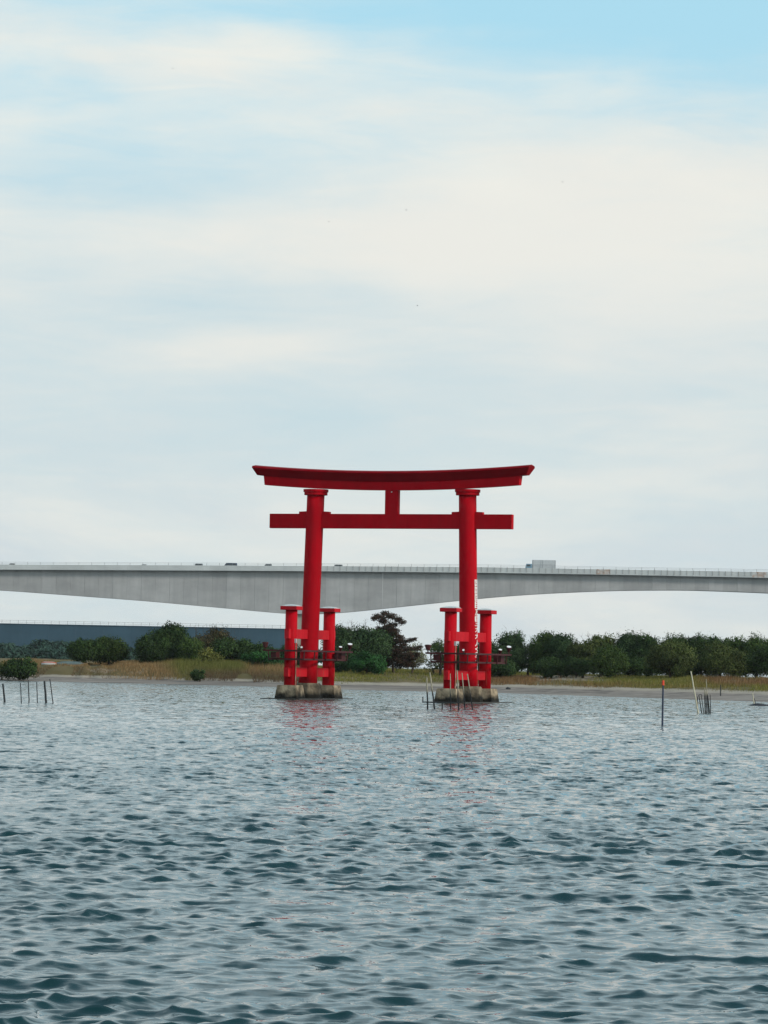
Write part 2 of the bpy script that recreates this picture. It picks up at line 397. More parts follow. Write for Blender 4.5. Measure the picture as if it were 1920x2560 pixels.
zz = math_node(t, 'ADD', s3.outputs[2], math_node(t, 'MULTIPLY', math_node(t, 'SUBTRACT', gn(0.5, 5, (1, .35, 1)), .5), 0.30))
wet = mixc(t, maprange(t, gn(1.0, 6, (.07, .45, 1)), .35, .65, 0, 1), (0.11, 0.088, 0.074), (0.29, 0.245, 0.21))
dry = mixc(t, gn(3.0, 5), (0.27, 0.225, 0.175), (0.38, 0.32, 0.255))
cs = mixc(t, maprange(t, zz, .40, .56, 0, 1, True), wet, dry)
turf = mixc(t, gn(0.8, 5, (.5, .3, 1)), (0.075, 0.070, 0.022), (0.17, 0.115, 0.055))
turf = mixc(t, maprange(t, gn(0.35, 5, (.5, .22, 1)),   .62, .70, 0, .7, True), turf, (0.30, 0.23, 0.16))
bare = math_node(t, 'LESS_THAN', math_node(t, 'ADD', math_node(t, 'POWER', math_node(t, 'DIVIDE', math_node(t, 'SUBTRACT', s3.outputs[0], 24.5), 6.5), 2), math_node(t, 'POWER', math_node(t, 'DIVIDE', math_node(t, 'SUBTRACT', s3.outputs[1], 447.0), 17.0), 2)), 1.0)
turf = mixc(t, math_node(t, 'MULTIPLY', bare, maprange(t, gn(.6, 5, (.5, .3, 1)), .42, .52, 0, .9, True)), turf, (0.30, 0.235, 0.17))
cs = mixc(t, maprange(t, zz, .66, .84, 0, 1, True), cs, turf)
t.links.new(cs, b.inputs['Base Color'])
tag(link_mesh('ground', me, gm), kind='structure')

# ------------------------------------------------------------------ loose blades (grass, reeds, scrub)
def blades(name, pos, hgt, wid, lean, cols, mat_, seed, label, cat):
    rng = np.random.default_rng(seed); n = len(pos)
    ang = rng.uniform(0, PI, n); dx = np.cos(ang); dy = np.sin(ang) * .6
    la = rng.uniform(0, 2 * PI, n); ln = hgt * lean * rng.uniform(0.2, 1, n)
    p0 = pos.copy(); p1 = pos.copy(); p2 = pos.copy()
    p0[:, 0] -= dx * wid; p0[:, 1] -= dy * wid; p1[:, 0] += dx * wid; p1[:, 1] += dy * wid
    p2[:, 0] += np.cos(la) * ln; p2[:, 1] += np.sin(la) * ln; p2[:, 2] += hgt
    p0[:, 2] -= .05; p1[:, 2] -= .05
    co = np.stack([p0, p1, p2], 1).reshape(-1, 3)
    me = bpy.data.meshes.new(name); me.vertices.add(3 * n); me.vertices.foreach_set('co', co.ravel().astype(np.float32))
    me.loops.add(3 * n); me.loops.foreach_set('vertex_index', np.arange(3 * n, dtype=np.int32))
    me.polygons.add(n); me.polygons.foreach_set('loop_start', np.arange(0, 3 * n, 3, dtype=np.int32)); me.update(calc_edges=True)
    ca = me.color_attributes.new('tone', 'FLOAT_COLOR', 'POINT')
    c4 = np.ones((n, 3, 4)); c4[:, :, :3] = cols[:, None, :]
    ca.data.foreach_set('color', c4.ravel().astype(np.float32))
    o = link_mesh(name, me, mat_); return tag(o, label, cat, kind='stuff')
def tone_mat(name, rough=0.8, trans=0.0, spec=0.15):
    m = bpy.data.materials.new(name); m.use_nodes = True; t = m.node_tree; b = t.nodes['Principled BSDF']
    a = N(t, 'ShaderNodeAttribute'); a.attribute_name = 'tone'; t.links.new(a.outputs['Color'], b.inputs['Base Color'])
    b.inputs['Roughness'].default_value = rough; b.inputs['Specular IOR Level'].default_value = spec
    return m
BLADE = tone_mat('dry_blades'); LEAF = tone_mat('leaves', 0.8, spec=0.08)
def pal(rng, n, cols, jitter=.18):
    c = np.array(cols)[rng.integers(0, len(cols), n)]
    u = rng.uniform(0, 1, (n, 1)); c2 = np.array(cols)[rng.integers(0, len(cols), n)]
    return np.clip((c * u + c2 * (1 - u)) * rng.uniform(1 - jitter, 1 + jitter, (n, 1)), 0, 1)
def patchy(x, y, sx, sy, seed):
    rng = np.random.default_rng(seed); v = np.zeros(len(x))
    for k in range(14):
        th = rng.uniform(0, 2 * PI); f = rng.uniform(.4, 2.2)
        v += np.sin(x / sx * f * math.cos(th) + y / sy * f * math.sin(th) + rng.uniform(0, 6)) / math.sqrt(f)
    return v / 3.0
# grass of the middle and right bank
rng = np.random.default_rng(5)
n = 150000
x = rng.uniform(-16, 62, n); s = rng.uniform(6, 135, n); y = s + np.interp(x, SHX, SHY)
z = ground(x, y); pv = patchy(x, y, 2.2, 9, 3)
bb = np.clip((x - XM) / (XR - XM), 0, 1); s0 = 14 + 36 * bb
ppx = 960 + x / y * F_PX
sandy = (np.abs((ppx - 1440) / 130) ** 2 + ((s - 90) / 17) ** 2 + .5 * patchy(x, y, 1.5, 5, 44)) < 1
keep = ~(sandy & (rng.uniform(0, 1, n) < .85)) & (s > s0 + rng.uniform(-1, 2, n)) & ((pv < 0.75) | (rng.uniform(0, 1, n) < .25))
x, y, z, pv, s, s0 = x[keep], y[keep], z[keep], pv[keep], s[keep], s0[keep]; n = len(x)
pv2 = patchy(x, y, 4.0, 14, 8)
edge = np.clip((s - s0) / 6, 0.35, 1)
h = rng.uniform(.18, .5, n) * edge * (1 + .25 * np.clip(pv2, -1, 1))
c = pal(rng, n, [(0.165, 0.150, 0.026), (0.115, 0.125, 0.022), (0.22, 0.180, 0.055), (0.085, 0.105, 0.020)])
br = pal(rng, n, [(0.17, 0.085, 0.035), (0.24, 0.15, 0.07), (0.12, 0.07, 0.03)])
k = np.clip(pv2 * 1.2 - .3 + np.clip((s - s0 - 18) / 30, 0, .40) + rng.uniform(-.2, .2, n), 0, 1)[:, None]
c = c * (1 - k) + br * k
blades('grass', np.stack([x, y, z], 1), h, 0.035, .5, c, BLADE, 6, 'short olive and straw coloured grass covering the bank behind the sandy beach', 'grass')
# tall dry reeds on the left bank
rng = np.random.default_rng(15)
n = 90000
x = rng.uniform(-48, -8, n); s = rng.uniform(12, 60, n) ; y = s + np.interp(x, SHX, SHY); z = ground(x, y)
px = 960 + x / y * F_PX; pv = patchy(x, y, 1.5, 6, 13)
keep = ((px > 262) | ((px > 104) & (s > 13) & (pv > -.45)) | (px < 110)) & (pv < 1.0)
x, y, z, s, px, pv = x[keep], y[keep], z[keep], s[keep], px[keep], pv[keep]; n = len(x)
hh = np.interp(px, [0, 100, 150, 280, 340, 420, 620, 760, 880], [.6, .6, .32, .36, .75, 1.15, .95, .75, .6])
front = np.clip((s - 12) / 10, .55, 1)
h = hh * front * rng.uniform(.45, 1.1, n) * (1 + .2 * np.clip(pv, -1, 1))
c = pal(rng, n, [(0.20, 0.105, 0.040), (0.28, 0.17, 0.075), (0.13, 0.095, 0.035), (0.34, 0.235, 0.12)])
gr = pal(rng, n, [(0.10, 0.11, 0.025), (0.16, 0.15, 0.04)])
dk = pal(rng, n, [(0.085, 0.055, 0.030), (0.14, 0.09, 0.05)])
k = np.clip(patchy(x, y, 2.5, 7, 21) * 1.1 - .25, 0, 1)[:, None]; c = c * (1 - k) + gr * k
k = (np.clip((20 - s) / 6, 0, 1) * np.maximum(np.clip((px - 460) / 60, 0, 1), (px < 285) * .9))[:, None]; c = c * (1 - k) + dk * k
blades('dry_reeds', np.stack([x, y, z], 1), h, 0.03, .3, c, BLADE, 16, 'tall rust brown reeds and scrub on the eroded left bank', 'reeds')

# ------------------------------------------------------------------ trees
BARK = mat('bark', (0.045, 0.032, 0.022), 0.95, 0.1, var=(0.09, 0.07, 0.05), scale=4, stretch=(1, 1, .3), bump=0.02)
GREENS = {'dark': [(0.030, 0.058, 0.016), (0.048, 0.076, 0.022), (0.018, 0.038, 0.014)],
          'mid': [(0.048, 0.082, 0.020), (0.072, 0.102, 0.026), (0.030, 0.056, 0.018)],
          'olive': [(0.060, 0.082, 0.022), (0.082, 0.096, 0.028), (0.040, 0.056, 0.018)],
          'blue': [(0.032, 0.060, 0.022), (0.052, 0.084, 0.032), (0.020, 0.040, 0.018)],
          'brown': [(0.100, 0.068, 0.034), (0.060, 0.052, 0.026), (0.045, 0.050, 0.020)],
          'vivid': [(0.026, 0.085, 0.020), (0.036, 0.10, 0.028), (0.016, 0.055, 0.016)],
          'yellow': [(0.13, 0.135, 0.03), (0.17, 0.155, 0.045), (0.085, 0.10, 0.025)],
          'pine': [(0.030, 0.024, 0.015), (0.075, 0.028, 0.024), (0.022, 0.030, 0.015)],
          'far': [(0.030, 0.062, 0.044), (0.042, 0.078, 0.056), (0.022, 0.046, 0.036)],  # leaf green turned bluish, so the distance haze sits in the colour
          'pale': [(0.16, 0.17, 0.09), (0.10, 0.12, 0.05), (0.22, 0.21, 0.13)]}
def leaf_mesh(name, cen, nrm, size, cols, rng, parent, lname='crown'):
    n = len(cen)
    nr = nrm + rng.normal(0, .55, (n, 3)); nr /= np.linalg.norm(nr, axis=1, keepdims=True) + 1e-9
    a = np.cross(nr, rng.normal(0, 1, (n, 3))); a /= np.linalg.norm(a, axis=1, keepdims=True) + 1e-9
    b = np.cross(nr, a)
    s = size[:, None]
    q = rng.uniform(.6, 1.0, (n, 4, 1))
    p = np.stack([cen - a * s * q[:, 0], cen - b * s * .7 * q[:, 1], cen + a * s * q[:, 2], cen + b * s * .7 * q[:, 3]], 1)
    co = p.reshape(-1, 3)
    me = bpy.data.meshes.new(lname); me.vertices.add(4 * n); me.vertices.foreach_set('co', co.ravel().astype(np.float32))
    me.loops.add(4 * n); me.loops.foreach_set('vertex_index', np.arange(4 * n, dtype=np.int32))
    me.polygons.add(n); me.polygons.foreach_set('loop_start', np.arange(0, 4 * n, 4, dtype=np.int32)); me.update(calc_edges=True)
    ca = me.color_attributes.new('tone', 'FLOAT_COLOR', 'POINT'); c4 = np.ones((n, 4, 4)); c4[:, :, :3] = cols[:, None, :]
    ca.data.foreach_set('color', c4.ravel().astype(np.float32))
    return link_mesh(lname, me, LEAF, parent)
def crown(root, W, H, z0, kind, rng, dens=1.0, nl=16, thin=0.0, dep=0.8, low=0.0, size=0.15):
    """leaf clumps over a cloud of lobes filling an egg W wide, from z0 to H"""
    cs = []; hz = (H - z0) / 2
    tries = 0
    while len(cs) < nl and tries < 4000:
        tries += 1
        lr = rng.uniform(.22, .36) * min(W, (H - z0) * 1.2) * (1 if len(cs) % 3 else .7)
        fx, fy, fz = rng.uniform(-1, 1), rng.uniform(-1, 1), rng.uniform(-1, 1)
        # full and square shouldered low down, rounded at the top
        e = (abs(fx) ** 2.4 + abs(fy) ** 2.4) + (abs(fz) ** 2.2 if fz > 0 else .3 * abs(fz) ** 4)
        if e > 1 or (e < .35 and rng.uniform() < .6): continue
        p = np.array([fx * max(W / 2 - lr * .75, .1), fy * max(W / 2 * dep - lr * .75, .1), z0 + hz + fz * max(hz - lr * .8, .05)])
        if p[2] < z0 + lr * .4: p[2] = z0 + lr * .4
        cs.append((p, lr))
    cen = []; nr = []; cc = []; sz = []
    for p, lr in cs:
        tone = rng.uniform(.6, 1.45)
        n = int(dens * 4 * PI * lr * lr * 34)
        u = rng.normal(0, 1, (n, 3)); u /= np.linalg.norm(u, axis=1, keepdims=True)
        rad = lr * (1 - np.abs(rng.normal(0, .26, n))) * (1 + .16 * np.sin(u[:, 0] * 7 + p[0] * 3) * np.sin(u[:, 2] * 6 + p[1]) + .10 * np.sin(u[:, 1] * 13 + p[2] * 5))
        q = p + u * rad[:, None] * np.array([1, 1, .85])
        k = (q[:, 2] > z0 - .1) & (rng.uniform(0, 1, n) > thin)
        cen.append(q[k]); nr.append(u[k]); cc.append(pal(rng, int(k.sum()), GREENS[kind]) * tone)
        sz.append(rng.uniform(.55, 1.15, int(k.sum())) * size)
    if thin < .3:
        for p, lr in cs:
            n = 110; u = rng.normal(0, 1, (n, 3)); u /= np.linalg.norm(u, axis=1, keepdims=True)
            q = p + u * lr * rng.uniform(.2, .62, (n, 1)); k = q[:, 2] > z0
            cen.append(q[k]); nr.append(u[k]); cc.append(pal(rng, int(k.sum()), GREENS[kind])); sz.append(rng.uniform(1.2, 2.0, int(k.sum())) * size * min(1.6, lr * 1.3))
    # wisps that break the outline
    n = int(140 * dens * W * (H - z0) / 16)
    ids = rng.integers(0, len(cs), n); P = np.array([cs[i][0] for i in ids]); L = np.array([cs[i][1] for i in ids])
    u = rng.normal(0, 1, (n, 3)); u[:, 2] = np.abs(u[:, 2]); u /= np.linalg.norm(u, axis=1, keepdims=True)
    cen.append(P + u * (L * rng.uniform(1.0, 1.22, n))[:, None]); nr.append(u); cc.append(pal(rng, n, GREENS[kind])); sz.append(rng.uniform(.3, .7, n) * size)
    leaf_mesh('crown', np.concatenate(cen), np.concatenate(nr), np.concatenate(sz), np.clip(np.concatenate(cc), 0, 1), rng, root)
    return cs
def trunk(root, cs, z0, r, rng, fork=0.45, n=9):
    m = MB(); top = Vector((rng.uniform(-.2, .2), rng.uniform(-.2, .2), z0 + .5))
    m.tube((0, 0, -.5), top * .6 + Vector((0, 0, 0)), r, r * .8, 7); m.tube(top * .6, top, r * .8, r * .65, 7)
    for i, (p, lr) in enumerate(cs[:n]):
        p = Vector(p); mid = top.lerp(p, .5) + Vector((rng.uniform(-.3, .3), rng.uniform(-.3, .3), -.2))
        m.tube(top, mid, r * .5, r * .32, 5); m.tube(mid, p, r * .32, r * .12, 5)
        for _ in range(3):
            d = Vector(rng.normal(0, 1, 3)); d.normalize(); m.tube(p, p + d * lr * .95, r * .14, r * .03, 4)
    return m.build('trunk', BARK, root)
TREES_G = 'trees and bushes on the sand spit'
def tree(name, px0, px1, pyt, pyb, D, kind, label, cat='tree', dens=1.0, nl=16, thin=0.0, z0f=.12, seed=0, twig=0, dep=.8, size=.15):
    rng = np.random.default_rng(seed + 100)
    a = at(px0, pyb, D); b = at(px1, pyb, D); c = (a + b) / 2; W = (b.x - a.x) * 1.14
    top = at((px0 + px1) / 2, pyt, D).z
    gz = float(ground(c.x, D)); H = top - gz
    root = empty(name, (c.x, D, gz), 0, label, cat, TREES_G)
    cs = crown(root, W, H, H * z0f, kind, rng, dens, nl, thin, dep, size=size)
    trunk(root, cs, H * max(z0f, .1), .05 + .028 * H, rng)
    for _ in range(min(twig, 14)):
        m = MB()
        p = Vector((rng.uniform(-.42, .42) * W, rng.uniform(-.2, .2) * W, H * rng.uniform(.70, .85)))
        q = p + Vector((rng.uniform(-.5, .5), rng.uniform(-.3, .3), rng.uniform(.8, 1.5))); m.tube(p, q, .022, .008, 4)
        for _ in range(4):
            tt = rng.uniform(.3, .9); s_ = p.lerp(q, tt); m.tube(s_, s_ + Vector((rng.uniform(-.5, .5), rng.uniform(-.2, .2), rng.uniform(.1, .5))), .012, .006, 3)
        m.build('bare_twig', BARK, root)
    return root
# left of the gate
tree('shoreline_bush', 6, 92, 1640, 1700, 428, 'dark', 'low dark grey green bush at the water edge, leftmost of all plants', 'bush', seed=1, nl=18, z0f=0.0, dep=.6)
tree('shoreline_bush', -40, 50, 1652, 1699, 430, 'olive', 'paler scrubby bush cut by the left border of the photo, beside the dark shoreline bush', 'bush', seed=2, nl=12, z0f=0.0, thin=.3)
tree('round_tree', 167, 250, 1594, 1657, 450, 'dark', 'left half of the twin dome evergreen behind the eroded bank', seed=3, nl=16, z0f=.02)
tree('round_tree', 226, 320, 1582, 1657, 451, 'mid', 'right and taller half of the twin dome evergreen behind the eroded bank', seed=4, nl=18, z0f=.02)
tree('round_tree', 334, 432, 1578, 1662, 447, 'dark', 'lower left shoulder tree leaning on the tall peaked evergreen', seed=5, nl=16, z0f=.0)
tree('peaked_tree', 372, 478, 1553, 1662, 449, 'dark', 'tall peaked dark evergreen standing above the rust brown reeds', seed=6, nl=20, z0f=.0)
tree('round_tree', 440, 506, 1590, 1662, 446, 'mid', 'green tree filling the right flank of the tall peaked evergreen', seed=7, nl=14, z0f=.0)
tree('brown_tree', 482, 592, 1564, 1655, 466, 'brown', 'brownish bare topped tree between the peaked evergreen and the dark spreading tree', seed=8, nl=16, z0f=.05, thin=.25, twig=16)
tree('spreading_tree', 532, 640, 1586, 1668, 448, 'dark', 'dark spreading tree behind the yellow green shrub', seed=9, nl=18, z0f=.04)
tree('spreading_tree', 600, 690, 1600, 1668, 447, 'dark', 'dark low crown just left of the near left gate pillars', seed=10, nl=16, z0f=.03)
tree('yellow_shrub', 492, 556, 1615, 1672, 440, 'yellow', 'yellow green shrub in front of the dark spreading tree', 'shrub', seed=11, nl=12, z0f=0, thin=.35)
tree('green_shrub', 606, 712, 1622, 1686, 436, 'vivid', 'fresh green shrub right beside the left sleeve pillar', 'shrub', seed=12, nl=18, z0f=0)
tree('small_bush', 474, 522, 1668, 1704, 424, 'dark', 'small dark bush alone on the beach edge below the reeds', 'bush', seed=13, nl=9, z0f=0)
# between and behind the pillar groups
tree('leafy_tree', 700, 800, 1600, 1690, 440, 'dark', 'dark tree seen only in the slits between the left pillars', seed=14, nl=14, z0f=0)
tree('leafy_tree', 806, 900, 1556, 1672, 437, 'blue', 'broad dark tree rising behind the right sleeve pillar of the left group, twigs above it', seed=15, nl=22, z0f=0, twig=24)
tree('leafy_tree', 872, 980, 1550, 1672, 439, 'blue', 'broad dark tree under the bridge girder, leaning on the layered pine', seed=16, nl=22, z0f=0, twig=8)
tree('green_shrub', 862, 966, 1620, 1692, 428, 'vivid', 'deep green rounded shrub at the foot of the layered pine', 'shrub', seed=17, nl=16, z0f=0)
tree('small_bush', 812, 872, 1650, 1692, 430, 'dark', 'dark low bush between the left pillar group and the deep green shrub', 'bush', seed=18, nl=10, z0f=0)
tree('pale_shrub', 996, 1062, 1604, 1672, 452, 'pale', 'pale thin shrub showing light leaves between the pine and the right pillars', 'shrub', seed=19, nl=14, z0f=0.05, thin=.5)
tree('windswept_tree', 1076, 1126, 1588, 1652, 455, 'mid', 'small windswept tree peeping out left of the right pillar group', seed=20, nl=9, z0f=.35, thin=.3)
tree('pale_shrub', 1050, 1120, 1634, 1676, 458, 'olive', 'thin see through scrub low between the pine and the right pillar group', 'shrub', seed=21, nl=9, z0f=.1, thin=.6)
# the row of trees on the right
ROW = [
 (1108, 1200, 1600, 1672, 452, 'dark', 'dark tree hidden behind the right main pillar', 0),
 (1180, 1256, 1588, 1674, 450, 'blue', 'blue green tree touching the lamp of the right pillar group', .10),
 (1240, 1312, 1570, 1672, 452, 'blue', 'tree with a tufted top, first full one right of the gate', .18),
 (1292, 1346, 1596, 1674, 456, 'blue', 'thin leaved tree with sky showing through its foot', .55),
 (1326, 1400, 1568, 1676, 452, 'mid', 'tall crown under the white truck, left of a dip in the tree line', .12),
 (1372, 1436, 1578, 1678, 450, 'blue', 'crown right of the tall one under the truck', .12),
 (1424, 1490, 1590, 1682, 446, 'olive', 'lower olive crown in the dip of the tree line', .05),
 (1462, 1540, 1580, 1684, 452, 'olive', 'crown with a brown tinged airy top', .25),
 (1480, 1560, 1604, 1688, 440, 'mid', 'rounded mid green tree standing forward above the sandy patch', .0),
 (1536, 1630, 1568, 1686, 452, 'blue', 'tall open crowned tree, highest of the right row', .22),
 (1588, 1652, 1582, 1686, 450, 'dark', 'dark crown directly behind the red topped marker post', .10),
 (1622, 1730, 1596, 1704, 432, 'olive', 'olive green tree standing forward between marker post and pale pole', .0),
 (1638, 1716, 1576, 1688, 452, 'mid', 'crown rising behind the olive forward tree', .12),
 (1706, 1800, 1574, 1690, 452, 'dark', 'dark crown above the leaning pale pole', .08),
 (1744, 1860, 1600, 1704, 434, 'olive', 'broad olive tree standing forward right of the bundle of stakes', .0),
 (1788, 1868, 1580, 1690, 454, 'mid', 'crown behind the broad olive tree near the right border', .12),
 (1846, 1936, 1580, 1694, 452, 'mid', 'crown with a thin twiggy top at the right border', .15),
 (1874, 1985, 1606, 1714, 424, 'dark', 'nearest and darkest tree, cut by the right border', .0),
 (1936, 2040, 1584, 1700, 450, 'dark', 'tree just outside beyond the right border', .1),
 (1690, 1768, 1640, 1702, 436, 'dark', 'low dark tree in the gap between the two olive forward trees', .0),
 (1560, 1640, 1640, 1692, 442, 'dark', 'low dark bush under the highest crown of the right row', .0),
 (1400, 1480, 1640, 1684, 444, 'dark', 'low dark bush under the dip in the tree line', .0),
 (1346, 1410, 1636, 1680, 446, 'dark', 'low dark bush right of the gap that shows sky', .0),
 (1200, 1286, 1636, 1678, 446, 'dark', 'low dark bush left of the gap that shows sky', .0)]
for i, (a, b_, tp, bs, D, kd, lab, th) in enumerate(ROW):
    tree('leafy_tree', a - 5, b_ + 5, tp, bs + 3, D, kd, lab, seed=40 + i, nl=18, thin=th, z0f=0.0 if th < .2 else .06, twig=6 if th > .14 else 0, size=.14)

# layered pine
def pine():
    rng = np.random.default_rng(77); D = 441
    base = at(985, 1672, D); gz = float(ground(base.x, D))
    root = empty('layered_pine', (base.x, D, gz), 0, 'dark reddish pine with layered drooping branches, tallest plant between the pillar groups', 'tree', TREES_G)
    def L(px, py, dy=0): p = at(px, py, D); return Vector((p.x - base.x, dy, p.z - gz))
    pts = [Vector((0, 0, -.4)), L(978, 1640), L(966, 1600), L(962, 1570), L(960, 1545), L(962, 1530)]
    m = MB()
    for i in range(len(pts) - 1): m.tube(pts[i], pts[i + 1], .17 - .028 * i, .142 - .028 * i, 7)
    pads = [(962, 1534, 13, 6), (945, 1541, 12, 6), (980, 1541, 14, 6), (996, 1549, 12, 6), (1006, 1556, 9, 5), (935, 1546, 8, 5), (957, 1552, 14, 7), (980, 1562, 15, 6), (985, 1575, 12, 5),
            (975, 1587, 14, 6), (992, 1589, 12, 4), (1003, 1593, 9, 4), (965, 1603, 14, 7), (988, 1605, 15, 5), (1010, 1604, 14, 4), (1028, 1600, 11, 4), (1037, 1597, 6, 3), (975, 1620, 20, 8), (1000, 1620, 14, 7), (1022, 1622, 16, 5), (1040, 1621, 12, 4), (1050, 1617, 7, 3),
            (980, 1640, 22, 10), (1008, 1640, 18, 9), (1032, 1640, 13, 8), (965, 1655, 16, 10), (996, 1660, 18, 10), (1022, 1660, 14, 8), (1044, 1636, 7, 5)]
    for _ in range(48):
        py_ = rng.uniform(1566, 1662); half = np.interp(py_, [1545, 1575, 1600, 1640, 1662], [16, 22, 24, 42, 46]); cx_ = np.interp(py_, [1545, 1575, 1600, 1640, 1662], [966, 970, 980, 992, 995])
        pads.append((cx_ + rng.uniform(-half * 1.15, half), py_, rng.uniform(8, 14), rng.uniform(4, 7)))
    cen = []; nr = []; cc = []; sz = []
    for px, py, rx, ry in pads:
        dy = rng.uniform(-1.4, 1.4); c = L(px, py, dy); k = F_PX / D
        zz_ = min(max(c.z - .35, .4), pts[-1].z)
        j = min(range(1, len(pts)), key=lambda q: abs(pts[q].z - zz_)); s_ = pts[j]
        mid = s_.lerp(c, .55) + Vector((0, 0, .1)); m.tube(s_, mid, .07, .05, 5); m.tube(mid, c, .05, .02, 5)
        n = int(rx * ry * 8)
        u = rng.normal(0, 1, (n, 3)); u /= np.linalg.norm(u, axis=1, keepdims=True); rad = rng.uniform(.25, 1, n) ** .8
        tuft = 1 + .38 * np.sin(u[:, 0] * 9 + px) * np.sin(u[:, 1] * 8 + py)
        q = np.array(c) + u * (rad * tuft)[:, None] * np.array([rx / k * 1.15, rx / k, ry / k * 1.35])
        cen.append(q); nr.append(u * .4 + np.array([0, -.3, .5])); cc.append(pal(rng, n, GREENS['pine']) * rng.uniform(.8, 1.35)); sz.append(rng.uniform(.05, .13, n))
    leaf_mesh('crown', np.concatenate(cen), np.concatenate(nr), np.concatenate(sz), np.concatenate(cc), rng, root)
    m.build('trunk', BARK, root)
pine()

# far wood on the left, one mass, with the land it stands on
def far_wood():
    rng = np.random.default_rng(91)
    xs = np.arange(-330, -20, 4); ys = np.arange(860, 1150, 10)
    def fz(X, Y): return np.clip(3.2 - np.abs((Y - 1000) / 55) ** 2 * .6, -1.5, 3) + .3 * np.sin(X * .13) * np.sin(Y * .1)
    me = grid_mesh('far_shore', xs, ys, fz); tag(link_mesh('far_shore', me, gm), kind='structure')
    cen = []; nr = []; cc = []; sz = []
    for i in range(150):
        D = rng.uniform(935, 1060); X = rng.uniform(-150, -18); px = 960 + X / D * F_PX
        gzv = float(fz(np.array(X), np.array(D)))
        topz = at(px, np.interp(px, [-300, 0, 180, 330, 600], [1606, 1598, 1594, 1604, 1615]) + rng.uniform(0, 12) + (D < 990) * 16, D).z
        H = max(topz - gzv, 2.0); r_ = rng.uniform(2.2, 4.2)
        for _ in range(3):
            c = np.array([X + rng.uniform(-2, 2), D + rng.uniform(-2, 2), gzv + H - r_ * .7 - rng.uniform(0, H * .5)])
            n = 260; u = rng.normal(0, 1, (n, 3)); u /= np.linalg.norm(u, axis=1, keepdims=True)
            q = c + u * r_ * rng.uniform(.75, 1.05, (n, 1)) * np.array([1, 1, .7]); kk = q[:, 2] > gzv - .2
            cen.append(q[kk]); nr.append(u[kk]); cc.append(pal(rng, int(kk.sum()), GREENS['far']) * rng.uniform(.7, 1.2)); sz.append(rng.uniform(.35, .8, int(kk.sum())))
    o = leaf_mesh('far_wood', np.concatenate(cen), np.concatenate(nr), np.concatenate(sz), np.concatenate(cc), rng, None, 'far_wood')
    tag(o, 'hazy blue green wood on the far shore below the slate coloured viaduct', 'wood', kind='stuff')
far_wood()

# ------------------------------------------------------------------ girder bridge
BD = 1250.0
CONC = mat('girder_concrete', (0.33, 0.325, 0.32), 0.9, 0.2, var=(0.23, 0.232, 0.235), scale=0.55, stretch=(1, 1, .10), bump=0.01, coord='Generated', rnd=.09)
def conc_mat(name, c1, c2, rnd, streak=True):
    m = bpy.data.materials.new(name); m.use_nodes = True; t = m.node_tree; b = t.nodes['Principled BSDF']
    b.inputs['Roughness'].default_value = .9; b.inputs['Specular IOR Level'].default_value = .2
    g = N(t, 'ShaderNodeNewGeometry')
    def q(st, det):
        mp = N(t, 'ShaderNodeMapping'); mp.inputs['Scale'].default_value = st; t.links.new(g.outputs['Position'], mp.inputs[0])
        n = N(t, 'ShaderNodeTexNoise'); n.inputs['Scale'].default_value = 1; n.inputs['Detail'].default_value = det; n.inputs['Roughness'].default_value = .6
        t.links.new(mp.outputs[0], n.inputs['Vector']); return n.outputs[0]
    cs = mixc(t, maprange(t, q((.5, .5, .07), 6), .30, .75, 0, .8), c1, c2)
    cs = mixc(t, maprange(t, q((.09, .09, .20), 5), .35, .7, 0, .6), cs, tuple(v * .8 for v in c2))
    oi = N(t, 'ShaderNodeObjectInfo'); k = maprange(t, oi.outputs['Random'], 0, 1, 1 - rnd, 1 + rnd)
    vm = N(t, 'ShaderNodeVectorMath', operation='SCALE'); t.links.new(cs, vm.inputs[0]); t.links.new(k, vm.inputs['Scale'])
    t.links.new(vm.outputs[0], b.inputs['Base Color']); return m
CONC = conc_mat('girder_concrete', (0.46, 0.445, 0.43), (0.34, 0.33, 0.325), .09)
PARA = conc_mat('parapet_concrete', (0.60, 0.61, 0.59), (0.50, 0.51, 0.50), .05)
PIER = conc_mat('pier_concrete', (0.40, 0.36, 0.29), (0.30, 0.27, 0.22), .02)
STEEL = mat('galvanised_steel', (0.22, 0.24, 0.24), .5, .4, var=(.16, .17, .17), scale=2)
DSTEEL = mat('dark_post_steel', (0.16, 0.15, 0.145), .7, .3, var=(.22, .17, .14), scale=2)
ASPH = mat('asphalt', (0.05, 0.05, 0.05), .9, .2, var=(.07, .07, .07), scale=2)
def rust_extra(t, tcn, cs, b): return cs
RUST = mat('rusty_panel', (0.55, 0.54, 0.52), .85, .2, var=(0.44, 0.31, 0.24), scale=.9, vmix=.4)
TOPP = [(-700, 1403), (0, 1411.6), (700, 1414.6), (1200, 1418), (1560, 1424.5), (1920, 1430.5), (2700, 1446)]
EDGP = [(-700, 1415.5), (0, 1424.3), (700, 1427.5), (1200, 1432), (1560, 1437.5), (1920, 1445), (2700, 1462)]
BOTP = [(-700, 1452), (-300, 1462), (0, 1475), (356, 1501.5), (550, 1519), (700, 1533), (760, 1536.5), (850, 1532.7), (1000, 1517), (1145, 1501.5), (1260, 1490.5), (1374, 1482.8), (1547, 1475.8), (1720, 1474.8), (1920, 1482), (2200, 1500), (2700, 1545)]
def prof(P):
    q = [at(a, b_, BD) for a, b_ in P]; xs = [v.x for v in q]; zs = [v.z for v in q]
    return lambda x: float(np.interp(x, xs, zs))
